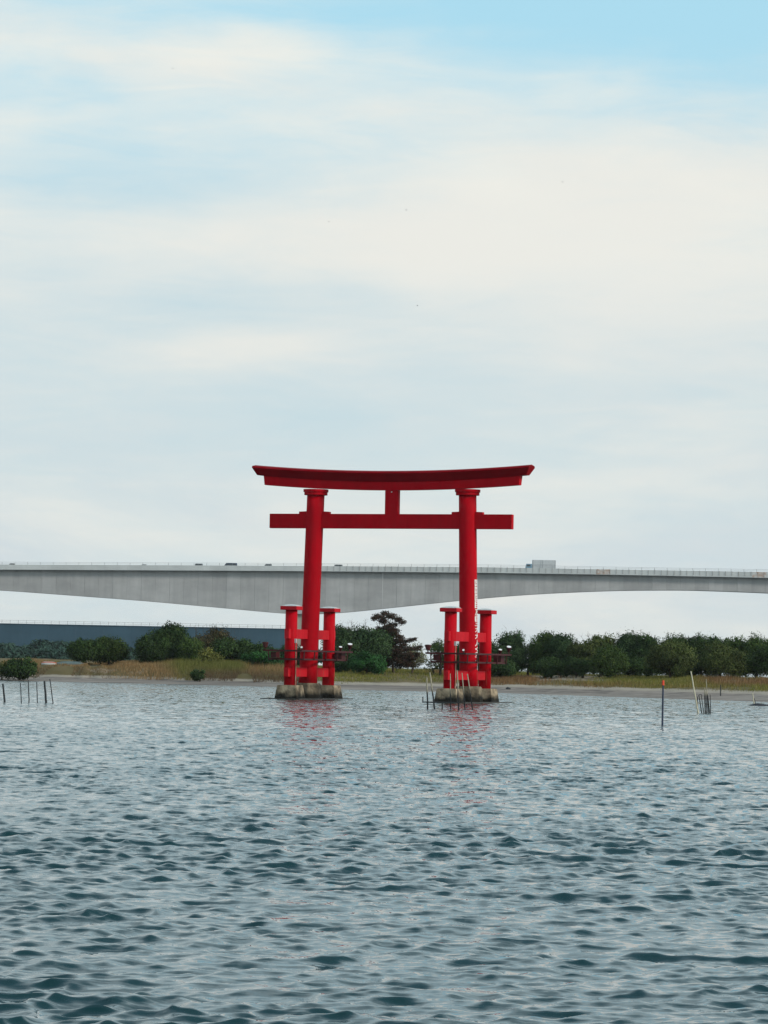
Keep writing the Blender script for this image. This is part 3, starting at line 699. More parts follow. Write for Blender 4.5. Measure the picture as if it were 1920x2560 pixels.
# smooth profiles through the knots
def smooth_prof(P):
    f = prof(P); xs = np.linspace(-235, 245, 400); z = np.array([f(x) for x in xs]); k = np.hanning(25); k /= k.sum()
    zp = np.pad(z, 12, mode='reflect', reflect_type='odd'); zs = np.convolve(zp, k, 'valid'); return lambda x: float(np.interp(x, xs, zs))
ztop, zedg, zbot = smooth_prof(TOPP), smooth_prof(EDGP), smooth_prof(BOTP)
BX0, BX1 = -225.0, 235.0
def strip(xs, yf, yb, zt, zb):
    m = MB(); n = len(xs); vs = []; fs = []
    for x in xs: vs += [(x, yf, zb(x)), (x, yf, zt(x)), (x, yb, zt(x)), (x, yb, zb(x))]
    for i in range(n - 1):
        a, c = 4 * i, 4 * i + 4
        fs += [(a, c, c + 1, a + 1), (a + 1, c + 1, c + 2, a + 2), (a + 2, c + 2, c + 3, a + 3), (a + 3, c + 3, c, a)]
    fs += [(0, 1, 2, 3), (4 * n - 1, 4 * n - 2, 4 * n - 3, 4 * n - 4)]
    return m.add(vs, fs)
bridge = empty('girder_bridge', (0, BD, 0), 0, 'long grey concrete girder bridge with a haunched girder crossing behind the gate', 'bridge')
SEG = 5.0; xs = np.arange(BX0, BX1, SEG)
for i, x0 in enumerate(xs):
    pr = 0.0 if i % 2 else .03
    strip([x0, x0 + SEG / 2, x0 + SEG - .03], 0 - pr, 9.0, lambda x: zedg(x) - .05, zbot).build('girder_segment', CONC, bridge)
xx = list(np.arange(BX0, BX1 + .1, 5.0))
strip(xx, -1.9, 10.9, lambda x: zedg(x) + .55, lambda x: zedg(x) - .04).build('deck_slab', PARA, bridge)
strip(xx, -1.5, 10.5, lambda x: zedg(x) + .62, lambda x: zedg(x) + .54).build('road_surface', ASPH, bridge)
for i, x0 in enumerate(np.arange(BX0, BX1, 5.0)):
    rusty = min(abs(x0 + 2.5 - wx(1487, BD)), abs(x0 + 2.5 - wx(1893, BD))) < 2.6
    strip([x0, x0 + 4.97], -1.92, -1.65, ztop, lambda x: zedg(x) + .02).build('parapet_panel', RUST if rusty else PARA, bridge)
    strip([x0, x0 + 4.97], 10.6, 10.85, ztop, lambda x: zedg(x) + .56).build('parapet_panel', PARA, bridge)
m = MB()
for x0 in xx[:-1]:
    for k_ in (.42, .85): m.tube((x0, -1.78, ztop(x0) + k_), (x0 + 5, -1.78, ztop(x0 + 5) + k_), .035, n=5)
m.build('hand_rail', STEEL, bridge)
pm = MB().box((0, 0, .45), (.09, .09, .95)).mesh('rail_post'); pm.materials.append(STEEL)
for x0 in np.arange(BX0 + 1, BX1, 4.5): link_mesh('rail_post', pm, None, bridge, (x0, -1.78, ztop(x0)))
pm2 = MB().box((0, 0, 0), (.08, .06, 1.7)).mesh('fence_post'); pm2.materials.append(DSTEEL)
rng = np.random.default_rng(31)
for x0 in np.arange(wx(798, BD), BX1 - 10, 2.26):
    link_mesh('fence_post', pm2, None, bridge, (x0 + rng.uniform(-.06, .06), -2.04, (ztop(x0) + zedg(x0)) / 2 + rng.uniform(-.12, .2) + .15))
xp = (wx(735, BD) + wx(797, BD)) / 2
pm_ = MB()
zb_ = zbot(xp)
pm_.box((xp, 4.5, zb_ / 2 - .4), (8.3, 7.0, zb_ + .6))
pm_.box((xp, 4.5, .6), (14, 12, 3))
pm_.build('pier', PIER, bridge, bevel=.3)

# ------------------------------------------------------------------ vehicles on the bridge
TYRE = mat('tyre_rubber', (.02, .02, .02), .9, .2); GLASS = mat('vehicle_glass', (.03, .04, .045), .08, .6)
def paint(n, c): return mat(n, c, .25, .5)
P_NAVY = paint('navy_paint', (.018, .045, .11)); P_GREY = paint('grey_paint', (.20, .22, .23)); P_DARK = paint('charcoal_paint', (.06, .065, .07))
P_SILV = paint('silver_paint', (.42, .44, .45)); P_BLUE = paint('pale_blue_paint', (.16, .30, .40)); BOXW = mat('white_cargo_panel', (.56, .57, .57), .6, .3, var=(.50, .51, .51), scale=.8)
def van(px0, px1, mt, label, H, front, name='van', cat='van'):
    D = BD + 3; x0, x1 = wx(px0, D), wx(px1, D); L = x1 - x0; z0 = zedg((x0 + x1) / 2) + .62
    r = empty(name, (x0, D, z0), 0, label, cat, 'vehicles crossing the bridge')
    def prism(pts, y0, y1):
        n = len(pts); m = MB(); m.add([(a, y0, c) for a, c in pts] + [(a, y1, c) for a, c in pts], [tuple(range(n)), tuple(range(2 * n - 1, n - 1, -1))] + [(i, n + i, n + (i + 1) % n, (i + 1) % n) for i in range(n)]); return m
    hb = H * .55
    body = [(.05, .3), (L - .05, .3), (L, hb), (L - .08, H - .08), (L - .25, H), (front * 1.35, H), (front, H - .12), (front * .35, hb), (0, hb * .85)]
    prism(body[::-1], 0, 1.7).build('body', mt, r)
    gl = MB()
    gl.add([(front * .55, -.012, hb * 1.05), (front * 1.0, -.012, H - .22), (front * 1.0, -.012, hb * 1.05)], [(0, 2, 1)])
    wn = max(2, int((L - front - .5) / 1.1)); ww = (L - front - .45) / wn
    gl.build('side_window', GLASS, r)
    for i in range(wn):
        a = front * 1.05 + .08 + i * ww
        MB().box((a + ww / 2 - .04, -.004, (hb + H) / 2 - .02), (ww - .12, .02, (H - hb) * .62)).build('side_window', GLASS, r)
    for wxp in (L * .18, L * .82):
        for yy in (.1, 1.6):
            MB().tube((wxp, yy - .1, .32), (wxp, yy + .1, .32), .32, n=14).build('wheel', TYRE, r)
    return r
van(12, 31, P_DARK, 'charcoal car roof showing over the parapet, farthest left on the bridge', 1.68, .9, 'parked_car', 'car')
van(343, 362, P_SILV, 'silver car roof barely showing over the parapet, above the twin dome tree', 1.62, .9, 'car', 'car')
van(480, 502, P_GREY, 'grey minivan left of the dark blue van on the bridge', 1.98, .45, 'van')
van(553, 588, P_NAVY, 'dark blue van with a sloping nose on the bridge', 2.25, 1.0, 'van')
van(653, 675, P_GREY, 'small grey van just left of the left main pillar on the bridge', 1.95, .8, 'van')
van(827, 852, P_GREY, 'grey estate car right of the left main pillar on the bridge', 1.95, .8, 'car', 'car')
for o in [o for o in bpy.data.objects if o.name.startswith('parked_car')]: o.name = 'passenger_car'
def truck():
    D = BD + 3; xa = wx(1309.5, D); xc = wx(1327, D); xd = wx(1385, D); z0 = zedg(xc) + .62
    r = empty('box_truck', (xa, D, z0), 0, 'white box truck with a pale blue cab driving left over the bridge', 'truck', 'vehicles crossing the bridge')
    Lc = xc - xa; Lb = xd - xc; ztp = at(1355, 1400, D).z - z0; zc = at(1318, 1409.5, D).z - z0
    MB().box((Lc + Lb / 2, 1.2, (ztp + 1.0) / 2), (Lb, 2.4, ztp - 1.0)).build('cargo_box', BOXW, r, bevel=.04)
    for k_ in (.36, .44): MB().box((Lc + Lb * k_, -.02, (ztp + 1.0) / 2), (.07, .04, ztp - 1.2)).build('door_bar', STEEL, r)
    for k_ in (.02, .985): MB().box((Lc + Lb * k_, -.02, (ztp + 1.0) / 2), (.10, .04, ztp - 1.1)).build('corner_post', STEEL, r)
    MB().box((Lc + Lb / 2, -.02, (ztp + 1.0) / 2), (Lb - .3, .03, .06)).build('side_rail', STEEL, r)
    c = MB(); pts = [(0, .5), (Lc - .15, .5), (Lc - .15, zc), (.35, zc), (.05, 1.7)]; n = 5
    c.add([(a, .1, b_) for a, b_ in pts] + [(a, 2.3, b_) for a, b_ in pts], [(4, 3, 2, 1, 0)[::-1], (5, 6, 7, 8, 9)[::-1]] + [(i, n + i, n + (i + 1) % n, (i + 1) % n) for i in range(n)])
    c.build('cab', P_BLUE, r)
    MB().box((Lc * .45, .09, zc - .55), (Lc * .5, .04, .6)).build('cab_window', GLASS, r)
    MB().box((Lc + Lb / 2 - .4, 1.2, .8), (Lb + .6, .9, .3)).build('chassis', DSTEEL, r)
    for wxp in (Lc * .55, Lc + Lb * .62, Lc + Lb * .78):
        for yy in (.2, 2.2): MB().tube((wxp, yy - .13, .45), (wxp, yy + .13, .45), .45, n=14).build('wheel', TYRE, r)
truck()

# ------------------------------------------------------------------ slate viaduct far left
VD = 1560.0
SLATE = conc_mat('hazed_slate_girder', (0.044, 0.094, 0.130), (0.034, 0.076, 0.106), .05)  # blue of the distance haze is mixed into the slate colour
vx0, vx1 = wx(-700, VD), wx(752, VD)
zt1 = at(350, 1566, VD).z; zb1 = at(350, 1624, VD).z
via = empty('slate_viaduct', (0, VD, 0), 0, 'low slate blue viaduct with a thin railing far behind the left trees', 'bridge')
seg = np.arange(vx0, vx1 - 5, 12.0)
for i, x0 in enumerate(seg):
    MB().box((x0 + 6, 5, (zt1 + zb1) / 2), (11.96, 10 + (i % 2) * .06, zt1 - zb1)).build('girder_segment', SLATE, via)
MB().box(((seg[0] + seg[-1] + 12) / 2, 5, zt1 + .06), (seg[-1] + 12 - seg[0], 10.6, .35)).build('deck', SLATE, via)
m = MB()
for k_ in (.85, 1.6): m.tube((seg[0], .2, zt1 + k_), (seg[-1] + 12, .2, zt1 + k_), .05, n=5)
m.build('hand_rail', STEEL, via)
pm = MB().box((0, 0, .9), (.11, .11, 1.7)).mesh('rail_post'); pm.materials.append(STEEL)
for x0 in np.arange(seg[0] + 1, seg[-1] + 11, 3.6): link_mesh('rail_post', pm, None, via, (x0, .2, zt1))
for x0 in np.arange(seg[-1] - 3, vx0, -36.0): MB().box((x0, 5, zb1 / 2 - .5), (4, 6, zb1 + .98)).build('pier', PIER, via)

# ------------------------------------------------------------------ the gate
TH = math.radians(20.5)
GD = 272.0
gc = at(968.2, 1749, GD)
gate = empty('torii_gate', (gc.x, GD, 0), -TH, 'tall vermilion torii gate standing in the lake on concrete plinths', 'torii gate')
HB, HT = 13.14 / 2, 12.42 / 2
ZB, ZT = 1.24, 15.84
def curved_beam(name, half_b, half_t, zbot_f, ztop_f, prof_fn, mt):
    """beam along u; prof_fn(zb, zt) gives the outline in (v, z)"""
    n = 36; m = MB(); vs = []; fs = []; k = None
    for i in range(n + 1):
        t_ = -1 + 2 * i / n
        pr = prof_fn(zbot_f(t_), ztop_f(t_)); k = len(pr)
        for v_, z_, f_ in pr: vs.append((t_ * (half_b + (half_t - half_b) * f_), v_, z_))
    for i in range(n):
        for j in range(k):
            a = i * k + j; b_ = i * k + (j + 1) % k; fs.append((a, b_, b_ + k, a + k))
    fs += [tuple(range(k - 1, -1, -1)), tuple(range(n * k, n * k + k))]
    o = m.add(vs, fs).build(name, mt, gate)
    bm = bmesh.new(); bm.from_mesh(o.data); bmesh.ops.recalc_face_normals(bm, faces=bm.faces); bm.to_mesh(o.data); bm.free()
    return o
sag = lambda t_: abs(t_) ** 2.0
# top beam (kasagi): flared sides, thin upright lip, low ridge
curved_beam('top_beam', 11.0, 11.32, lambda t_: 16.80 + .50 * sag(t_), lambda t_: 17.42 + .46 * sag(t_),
            lambda zb, zt: [(-.40, zb, 0), (-.74, zt, 1), (-.64, zt + .13, .985), (0, zt + .22, .97), (.64, zt + .13, .985), (.74, zt, 1), (.40, zb, 0)], SHADERED)
curved_beam('lintel_beam', 10.40, 10.48, lambda t_: 16.14 + .40 * sag(t_), lambda t_: 16.795 + .50 * sag(t_),
            lambda zb, zt: [(-.30, zb, 0), (-.32, zt, 1), (.32, zt, 1), (.30, zb, 0)], RED)
MB().box((-.04, 0, 13.75), (19.8, .52, 1.12)).build('tie_beam', RED, gate, bevel=.02)
MB().box((.12, 0, (14.31 + 16.145) / 2), (1.06, .5, 16.145 - 14.31)).build('centre_strut', RED, gate, bevel=.02)
MB().tube((.14, -.26, 16.0), (.14, -.30, 16.0), .055, n=8).build('bolt_head', CAPG, gate)
for sd_ in (-1, 1):
    # main pillar, leaning inwards
    base = Vector((sd_ * HB, 0, ZB)); top = Vector((sd_ * HT, 0, ZT)); ax = (top - base); Lp = ax.length
    q = Vector((0, 0, 1)).rotation_difference(ax)
    m = MB(); nseg = 12
    m.lathe([(.695 - .02 * j / nseg + (0.03 if j == 0 else 0), Lp * j / nseg) for j in range(nseg + 1)], 48)
    pil = m.build('main_pillar', RED, gate, base, q.to_euler(), smooth=True)
    MB().lathe([(.90, 0), (.90, .22), (.97, .24), (.97, .44)], 40, (sd_ * HT, 0, ZT - .08)).build('pillar_pad', RED, gate, smooth=False)
    xc = sd_ * (HB + (HT - HB) * (13.9 - ZB) / (ZT - ZB))
    for s2 in (-1, 1):
        w_ = MB(); zt_ = 14.308
        x0 = xc + s2 * .60; x1 = xc + s2 * 1.24
        w_.add([(x0, -.22, zt_), (x1, -.22, zt_), (x1, -.22, zt_ + .17), (x0, -.22, zt_ + .20), (x0, .22, zt_), (x1, .22, zt_), (x1, .22, zt_ + .17), (x0, .22, zt_ + .20)],
               [(0, 1, 2, 3), (7, 6, 5, 4), (0, 4, 5, 1), (1, 5, 6, 2), (2, 6, 7, 3), (3, 7, 4, 0)])
        w_.build('wedge', RED, gate)
    # plinths
    MB().box((sd_ * HB, 0, .02), (3.2, 11.4, .10)).build('base_slab', WETC, gate)
    pl = MB().lathe([(1.16, -.6), (1.12, .35), (1.03, 1.06), (.97, ZB)], 8, (sd_ * HB, 0, 0), PI / 8).build('plinth', PLINTHD, gate, bevel=.04)
    VF, VB = ((-3.65, 4.30) if sd_ < 0 else (-4.35, 3.75))
    for vv in (VF, VB):
        x = sd_ * HB
        pl = MB().box((x, vv, .28), (2.0, 2.0, 1.58), taper=.76).build('plinth', PLINTH, gate, bevel=.03)
        sp_ = MB().lathe([(.475, -2.86), (.47, 0), (.455, 2.87)], 36).build('sleeve_pillar', RED, gate, (x, vv, 3.93), smooth=True)
        MB().box((0, 0, 3.015), (1.33, 1.33, .29)).build('cap', RED2, sp_, bevel=.015)
        MB().lathe([(.86, 3.16), (.80, 3.20), (.45, 3.27), (.12, 3.30)], 4, (0, 0, 0), PI / 4).build('cap_cover', CAPG, sp_)
    for zc_, hh_ in ((4.98, .73), (2.07, .71)):
        MB().box((sd_ * HB, (VF + VB) / 2, zc_), (.36, VB - VF + 1.84, hh_)).build('brace', RED2, gate, bevel=.012)
    # service frame with lamps around each pillar group
    fr = MB(); X = sd_ * HB
    frame = empty('lighting_frame', (X, 0, 0)); frame.parent = gate
    a_, b_ = 1.55, 5.35
    for zc_, k_ in ((3.69, 1.0), (3.05, .86)):
        for sx in (-1, 1): MB().box((sx * a_ * k_, 0, zc_), (.10, 2 * b_ * k_ - .11, .13)).build('rail', DKRED, frame)
        for sy in (-1, 1): MB().box((0, sy * b_ * k_, zc_ + .002), (2 * a_ * k_ + .10, .10, .13)).build('rail', DKRED, frame)
        for vv in (VF, 0, VB):
            for dv in (-.56, .56):
                MB().box((0, vv + dv * (1.45 if vv == 0 else 1), zc_ - .004), (2 * a_ * k_ - .11, .07, .09)).build('cross_bar', DKRED, frame)
    for sx in (-1, 1):
        for yy in (-4.55, -2.4, 0, 2.4, 4.55):
            MB().tube((sx * a_ * .92, yy, 3.0), (sx * a_ * .96, yy, 3.72), .05, n=6).build('post', DKRED, frame)
    def lamp(x, y, z, tilt, yaw, r=.20, lens=True):
        R = Matrix.Rotation(yaw, 3, 'Z') @ Matrix.Rotation(tilt, 3, 'X')
        c = Vector((x, y, z)); d = R @ Vector((0, 0, 1))
        st = MB().tube((x, y, 3.70), tuple(c - d * .25), .05, n=6)
        st.tube(tuple(c - d * .28), tuple(c + d * .02), r * .55, r * .95, n=14)
        st.tube(tuple(c + d * .02), tuple(c + d * .10), r * 1.05, r * 1.05, n=14)
        o = st.build('floodlight', DKRED, frame)
        if lens: MB().tube(tuple(c + d * .102), tuple(c + d * .125), r * .95, r * .95, n=14).build('lens', LENS, frame)
    lamp(-a_ + .1, -b_ + .1, 4.18, math.radians(-12), 0.3, .24, lens=False)
    lamp(a_ - .1, b_ - .2, 4.22, math.radians(24), .5, .19)
    lamp(a_ - .2, b_ - 2.0, 3.98, math.radians(24), .5, .14)
    lamp(.2, -1.9, 3.92, math.radians(60), .2, .09)
    MB().box((.9, b_ - .9, 3.38), (.6, .9, .5)).build('control_box', DKRED, frame)
    MB().box((-.9, -b_ + .7, 3.36), (.45, .6, .45)).build('control_box', DKRED, frame)
    # conduit up the near sleeve pillar
    c = MB(); xx_, vv_ = X + .50, VF - .18
    c.tube((xx_, vv_, 1.1), (xx_ + .02, vv_, 2.6), .035, n=6); c.tube((xx_ + .02, vv_, 2.6), (xx_ - .04, vv_, 4.4), .035, n=6)
    c.build('conduit', PIPE, gate)
    MB().box((X + .46, VF - .20, 4.45), (.15, .12, .32)).build('junction_box', CAPG, gate)
    if sd_ == 1:
        # lettering down the right hand face of the right pillar
        rows = [('国', 9.07, .54), ('国', 8.52, .54), ('国', 7.97, .54), ('目', 7.42, .54), ('及', 6.84, .50), ('目', 6.36, .40), ('三', 5.98, .36), ('大', 5.55, .44), ('大', 5.05, .46), ('人', 4.52, .52), ('く', 4.06, .38), ('の', 3.70, .34), ('ア', 3.32, .36), ('、', 3.00, .30), ('｜', 2.66, .34)]
        bmL = bmesh.new()
        for ch, zc_, hh_ in rows:
            cu = bpy.data.curves.new('lettering', 'FONT'); cu.body = ch; cu.size = 1.0; cu.offset = .022; cu.resolution_u = 3
            to = bpy.data.objects.new('lettering', cu); COL.objects.link(to)
            bpy.context.view_layer.update()
            dg = bpy.context.evaluated_depsgraph_get(); tm = bpy.data.meshes.new_from_object(to.evaluated_get(dg))
            if len(tm.vertices):
                co = np.array([v.co[:] for v in tm.vertices]); lo = co.min(0); hi = co.max(0); ex = np.maximum(hi - lo, .05)
                narrow = ch in '｜、'
                for v in tm.vertices:
                    u_ = (v.co.x - (lo[0] + hi[0]) / 2) / ex[0] * (.10 if narrow else .62); vz = (v.co.y - (lo[1] + hi[1]) / 2) / ex[1] * hh_ * (.97)
                    v.co = (u_ , vz + zc_ - ZB, 0)
                bmL.from_mesh(tm)
            bpy.data.objects.remove(to); bpy.data.meshes.remove(tm)
        for k_ in np.arange(-.30, .31, .04):
            bmesh.ops.bisect_plane(bmL, geom=bmL.verts[:] + bmL.edges[:] + bmL.faces[:], plane_co=(k_, 0, 0), plane_no=(1, 0, 0))
        for v in bmL.verts:
            r_ = .705; a0 = v.co.x / .70
            v.co = (r_ * math.cos(a0), r_ * math.sin(a0), v.co.y)
        lm = bpy.data.meshes.new('lettering'); bmL.to_mesh(lm); bmL.free()
        link_mesh('lettering', lm, WHITE, pil)

# ------------------------------------------------------------------ stakes and posts in the water
STK = mat('wet_stake_wood', (0.42, 0.37, 0.27), .8, .2, var=(.30, .27, .20), scale=6, extra=stain(.95, 1.45, (.018, .020, .022), 1.0, 1.5))
STKD = mat('dark_stake_wood', (0.045, 0.045, 0.045), .8, .2, var=(.025, .03, .035), scale=6)
PALEW = mat('pale_pole_wood', (0.62, 0.57, 0.42), .7, .2, var=(.50, .45, .33), scale=4)
NAVYP = mat('navy_post_paint', (0.020, 0.035, 0.075), .5, .4, var=(.035, .045, .07), scale=4)
REDR = mat('orange_red_band', (0.75, 0.08, 0.035), .6, .3)
def dist_of(px, py):
    d = Fw + Rt * ((px - 960) / F_PX) + Up * ((1280 - py) / F_PX); return -CAM_H / d.z * d.y
def stake(bx, by, tx, ty, r, mt, label, group, name='wooden_stake', cat='stake', D=None, knots=0):
    D = D or dist_of(bx, by); p = at(bx, by, D); q = at(tx, ty, D)
    dv = q - p; p0 = p - dv.normalized() * .9
    m = MB(); rng = random.Random(int(bx * 7 + ty)); nseg = 6; prev = Vector((0, 0, 0)); tot = q - p0
    for i in range(nseg):
        f = (i + 1) / nseg; nx = tot * f + Vector((rng.uniform(-.012, .012), rng.uniform(-.012, .012), 0)) * (1 if i < nseg - 1 else 0)
        m.tube(prev, nx, r * (1.1 - .3 * i / nseg), r * (1.1 - .3 * f), 8, caps=(i in (0, nseg - 1))); prev = nx
    o = m.build(name, mt, None, p0); return tag(o, label, cat, group)
GL = 'stakes in the water at the left border'
for (bx, by, tx, ty, r, lab) in [
    (11.5, 1756, 7.2, 1709, .065, 'thick dark stake, leftmost of the six at the left border'),
    (53.5, 1756.5, 51, 1707, .032, 'thin dark stake, second from the left border'),
    (72.5, 1757, 70.5, 1701, .036, 'thin tall dark stake, third from the left border'),
    (93, 1757.5, 92, 1704, .032, 'thin dark stake, fourth from the left border, left of the thick tall one'),
    (115.5, 1757.5, 111, 1702, .070, 'thick tall dark stake, fifth from the left border'),
    (132, 1755, 124.5, 1697, .034, 'thin leaning stake, rightmost of the six at the left border')]:
    stake(bx, by, tx, ty, r, STKD, lab, GL, D=218)
GM = 'stakes in front of the right pillar group'
for (bx, by, tx, ty, r, lab) in [
    (1069.3, 1772.5, 1067, 1694, .050, 'tall upright stake, leftmost of those before the right plinths'),
    (1086.5, 1772, 1074.5, 1681, .050, 'tallest stake, leaning left just beside the near right plinth'),
    (1105.7, 1772, 1105.5, 1755, .045, 'short dark stump in front of the near right plinth'),
    (1126.5, 1771.5, 1125.8, 1684, .035, 'thin upright stake before the near right sleeve pillar'),
    (1146.2, 1770.5, 1143, 1676, .045, 'pale upright stake before the edge of the near right plinth'),
    (1162.7, 1770.5, 1155, 1682, .040, 'leaning stake before the main right plinth'),
    (1180.5, 1769, 1168.5, 1685, .040, 'leaning stake, rightmost of those before the right plinths')]:
    stake(bx, by, tx, ty, r, STK, lab, GM, D=226)
p = at(1057, 1754.7, 225.8); q = at(1150, 1756.5, 225.8); m = MB(); m.tube((0, 0, 0), q - p, .03, n=6); m.tube((0, 0, -.05), (0, 0, .33), .035, n=6); m.tube((0, -.02, -.15), (.7, -.02, -.14), .015, n=5)
tag(m.build('cross_pole', STKD, None, p), 'thin horizontal pole lashed across the stakes before the right plinths', 'pole')
# marker post
D = dist_of(1656, 1816); p = at(1655.8, 1816, D); q = at(1658.0, 1700.5, D)
mk = empty('marker_post', (p.x, D, 0), 0, 'slim navy marker post with an orange red top in open water', 'marker post')
dv = q - p
a = MB().tube(Vector((0, 0, -.8)), dv * .5, .052, .047, 14).tube(dv * .5, dv * .90, .047, .040, 14).build('shaft', NAVYP, mk)
MB().tube(dv * .89, dv * .99, .062, .058, 14).build('red_band', REDR, mk); MB().tube(dv * .985, dv * 1.0, .035, .03, 10).build('tip', REDR, mk)
# bundle of stakes to the right
GR = 'bundle of stakes near the right border'
for (bx, by, tx, ty, r, mt, lab) in [
    (1746, 1783, 1727, 1678, .050, PALEW, 'long pale pole leaning left over the bundle of stakes'),
    (1744.5, 1783, 1743, 1741, .040, STK, 'stake at the foot of the long pale pole'),
    (1754.5, 1783, 1747, 1738, .034, STK, 'leaning stake joined at the top by a hoop, left of the gap'),
    (1759.5, 1782, 1753.5, 1739, .027, STK, 'short leaning stake in the middle of the bundle, left of the dark pair'),
    (1763, 1783, 1761.5, 1719, .042, STK, 'stout dark footed stake in the middle of the bundle'),
    (1767, 1783, 1765, 1728, .036, STK, 'grey stake pressed against the stout middle one'),
    (1771, 1782.5, 1765.5, 1698, .032, STK, 'tall thin stake rising highest of the grey ones'),
    (1774, 1782, 1769, 1735, .034, STK, 'stake just right of the tall thin one'),
    (1776.5, 1781, 1775.5, 1736, .028, STK, 'slim stake, rightmost of the bundle')]:
    stake(bx, by, tx, ty, r, mt, lab, GR, D=230 + (bx % 3) * .4)
p = at(1747, 1739, 230.3); q = at(1755, 1739.5, 230.3); m = MB(); m.tube((0, 0, 0), (.08, 0, .09), .02, n=5); m.tube((.08, 0, .09), (.16, 0, .08), .02, n=5); m.tube((.16, 0, .08), q - p, .02, n=5)
tag(m.build('hoop', STKD, None, p), 'small bent hoop tying two stakes of the bundle', 'hoop')
# line of floats / rope on the water
# sunken hull and its stick
D = dist_of(1885, 1764); p = at(1868, 1764, D); L = 3.1
m = MB(); n = 18; ring = []
for i in range(n + 1):
    f = i / n; w_ = .55 * math.sin(PI * min(1, f * 1.02 + .02)) ** .7 + .02; h_ = np.interp(f, [0, .12, .26, .45, .7, 1], [.02, .13, .24, .16, .07, .0])
    ring.append([(f * L, math.cos(PI * j / 8) * w_, math.sin(PI * j / 8) ** .8 * h_ - .05 * (j in (0, 8))) for j in range(9)])
vs = [v for r_ in ring for v in r_]; fs = [(i * 9 + j, i * 9 + j + 1, (i + 1) * 9 + j + 1, (i + 1) * 9 + j) for i in range(n) for j in range(8)]
hull = m.add(vs, fs).build('sunken_hull', mat('black_hull', (.020, .020, .022), .6, .3, var=(.035, .035, .04), scale=3), None, (p.x, D, -.02), smooth=True)
tag(hull, 'black upturned hull just above the water at the right border', 'boat')
stake(1886, 1764, 1881, 1733, .055, PALEW, 'white topped leaning stick standing behind the black hull', 'sticks by the hull', D=D + .75)
stake(1889, 1764, 1886, 1746, .04, STKD, 'short dark stick leaning beside the white topped one', 'sticks by the hull', D=D + .8)
# on the beach
gD = 352.0
pp = at(1801.5, 1731, gD); gz = float(ground(pp.x, gD)); q = at(1801.5, 1712, gD)
tag(MB().tube((0, 0, -.3), (0, 0, max(q.z - gz, .5)), .06, .05, 8).build('beach_post', STKD, None, (pp.x, gD, gz)), 'short dark post standing in the sand behind the bundle of stakes', 'post')
def rock(px, py, D, s, mt, label, name='dark_stone', cat='stone', seed=1):
    p = at(px, py, D); rng = random.Random(seed)
    bm = bmesh.new(); bmesh.ops.create_icosphere(bm, subdivisions=3, radius=1)
    for v in bm.verts:
        k = 1 + .35 * mnoise.noise(v.co * 1.4 + Vector((seed, 0, 0))) + .1 * mnoise.noise(v.co * 4)
        v.co = Vector((v.co.x * s[0], v.co.y * s[1], v.co.z * s[2])) * k
    me = bpy.data.meshes.new(name); bm.to_mesh(me); bm.free()
    return tag(link_mesh(name, me, mt, None, (p.x, D, float(ground(p.x, D)) + s[2] * .5), None, True), label, cat)
rock(1270, 1719, 392, (.28, .25, .16), STKD, 'small black lump lying on the sand right of the gate', 'driftwood_lump', 'driftwood')
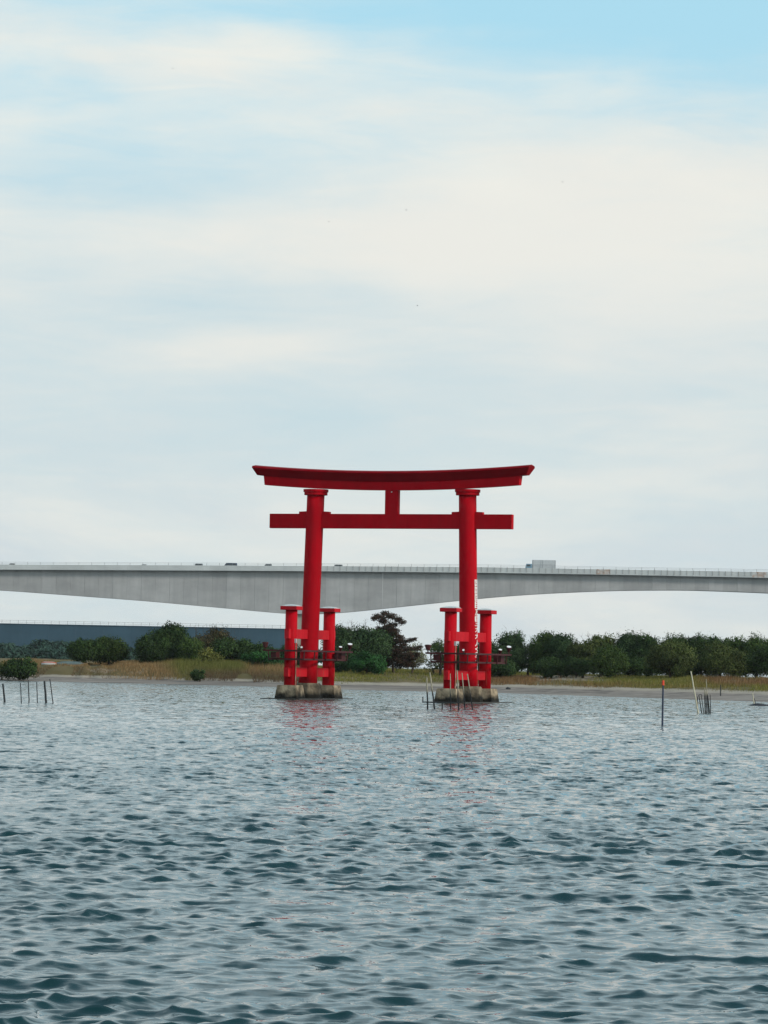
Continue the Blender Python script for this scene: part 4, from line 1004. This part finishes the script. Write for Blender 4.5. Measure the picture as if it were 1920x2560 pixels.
# boats and tarpaulin on the left bank
BW = mat('white_boat_paint', (.40, .38, .35), .5, .4); BR = mat('red_boat_paint', (.42, .10, .06), .6, .3); TARP = mat('grey_green_tarpaulin', (.13, .17, .16), .7, .2, var=(.09, .12, .12), scale=1.5)
SANDM = mat('bare_sand', (.42, .35, .27), .95, .1, var=(.30, .24, .18), scale=1.2, bump=.03)
def boat(px0, px1, py, D, hz_, mts, label):
    a, b_ = at(px0, py, D), at(px1, py, D); L = b_.x - a.x; c = (a.x + b_.x) / 2; gz = float(ground(c, D))
    r = empty('beached_boat', (c, D, gz), 0, label, 'boat')
    def shell(k0, k1, mt, nm, sc):
        vs = []; fs = []; n = 14
        for i in range(n + 1):
            f = -1 + 2 * i / n; w_ = .62 * (1 - abs(f) ** 2.6) ** .6 * sc + .02
            for j in range(7):
                th = PI * (k0 + (k1 - k0) * j / 6); vs.append((f * L / 2, -math.cos(th) * w_, math.sin(th) * hz_ * (1 - .35 * abs(f) ** 2) * sc + .02))
        for i in range(n):
            for j in range(6): fs.append((i * 7 + j, i * 7 + j + 1, (i + 1) * 7 + j + 1, (i + 1) * 7 + j))
        MB().add(vs, fs).build(nm, mt, r, smooth=True)
    shell(0, .22, mts[0], 'gunwale', 1.03); shell(.22, .78, mts[1], 'hull', 1.0); shell(.78, 1, mts[0], 'gunwale', 1.03)
    MB().box((0, 0, hz_ + .02), (L * .7, .07, .06)).build('keel', mts[0], r)
boat(103, 142, 1660, 446, .38, (BW, BR), 'small white and red boat turned over on the left bank')
boat(136, 214, 1661, 447, .60, (TARP, TARP), 'long grey green covered boat lying beside the red and white one')

# ------------------------------------------------------------------ far birds
BIRD = mat('dark_feathers', (.05, .05, .05), .8, .2)
for i, (px, py, D, lab) in enumerate([(432, 171, 330, 'tiny bird against the white cloud at the upper left'), (1406, 455, 330, 'tiny bird against the cloud at the upper right'),
                                      (1015.5, 525, 330, 'tiny bird high above the middle of the gate'), (1043.5, 764, 330, 'tiny bird lowest of those above the gate'), (822, 554, 380, 'faint tiny bird left of the one above the gate')]):
    p = at(px, py, D)
    r = empty('bird', p, .6 * i, lab, 'bird', 'birds in the sky'); r.scale = (.7, .7, .7)
    MB().lathe([(.005, -.09), (.032, -.05), (.040, 0), (.022, .06), (.004, .11)], 10).build('body', BIRD, r, None, (PI / 2, 0, 0), smooth=True)
    for s_ in (-1, 1):
        MB().add([(s_ * .02, .03, .01), (s_ * .02, -.04, .01), (s_ * .12, -.02, .05), (s_ * .12, .035, .05), (s_ * .21, -.045, .015), (s_ * .12, -.02, .056), (s_ * .02, .03, .016), (s_ * .12, .035, .056)],
                 [(0, 1, 2, 3), (3, 2, 4), (6, 1, 5, 7), (7, 5, 4)]).build('wing', BIRD, r)

# ------------------------------------------------------------------ haze
HZ = bpy.data.materials.new('haze_air'); HZ.use_nodes = True; t = HZ.node_tree; t.nodes.clear()
v = N(t, 'ShaderNodeVolumePrincipled'); v.inputs['Density'].default_value = 0.00003; v.inputs['Color'].default_value = (0.93, 0.97, 1.0, 1); v.inputs['Anisotropy'].default_value = 0.0
oo = N(t, 'ShaderNodeOutputMaterial'); t.links.new(v.outputs[0], oo.inputs['Volume'])
hb = MB().box((0, 0, 24.0), (12800, 12800, 54.0)).build('haze', HZ); tag(hb, kind='stuff')
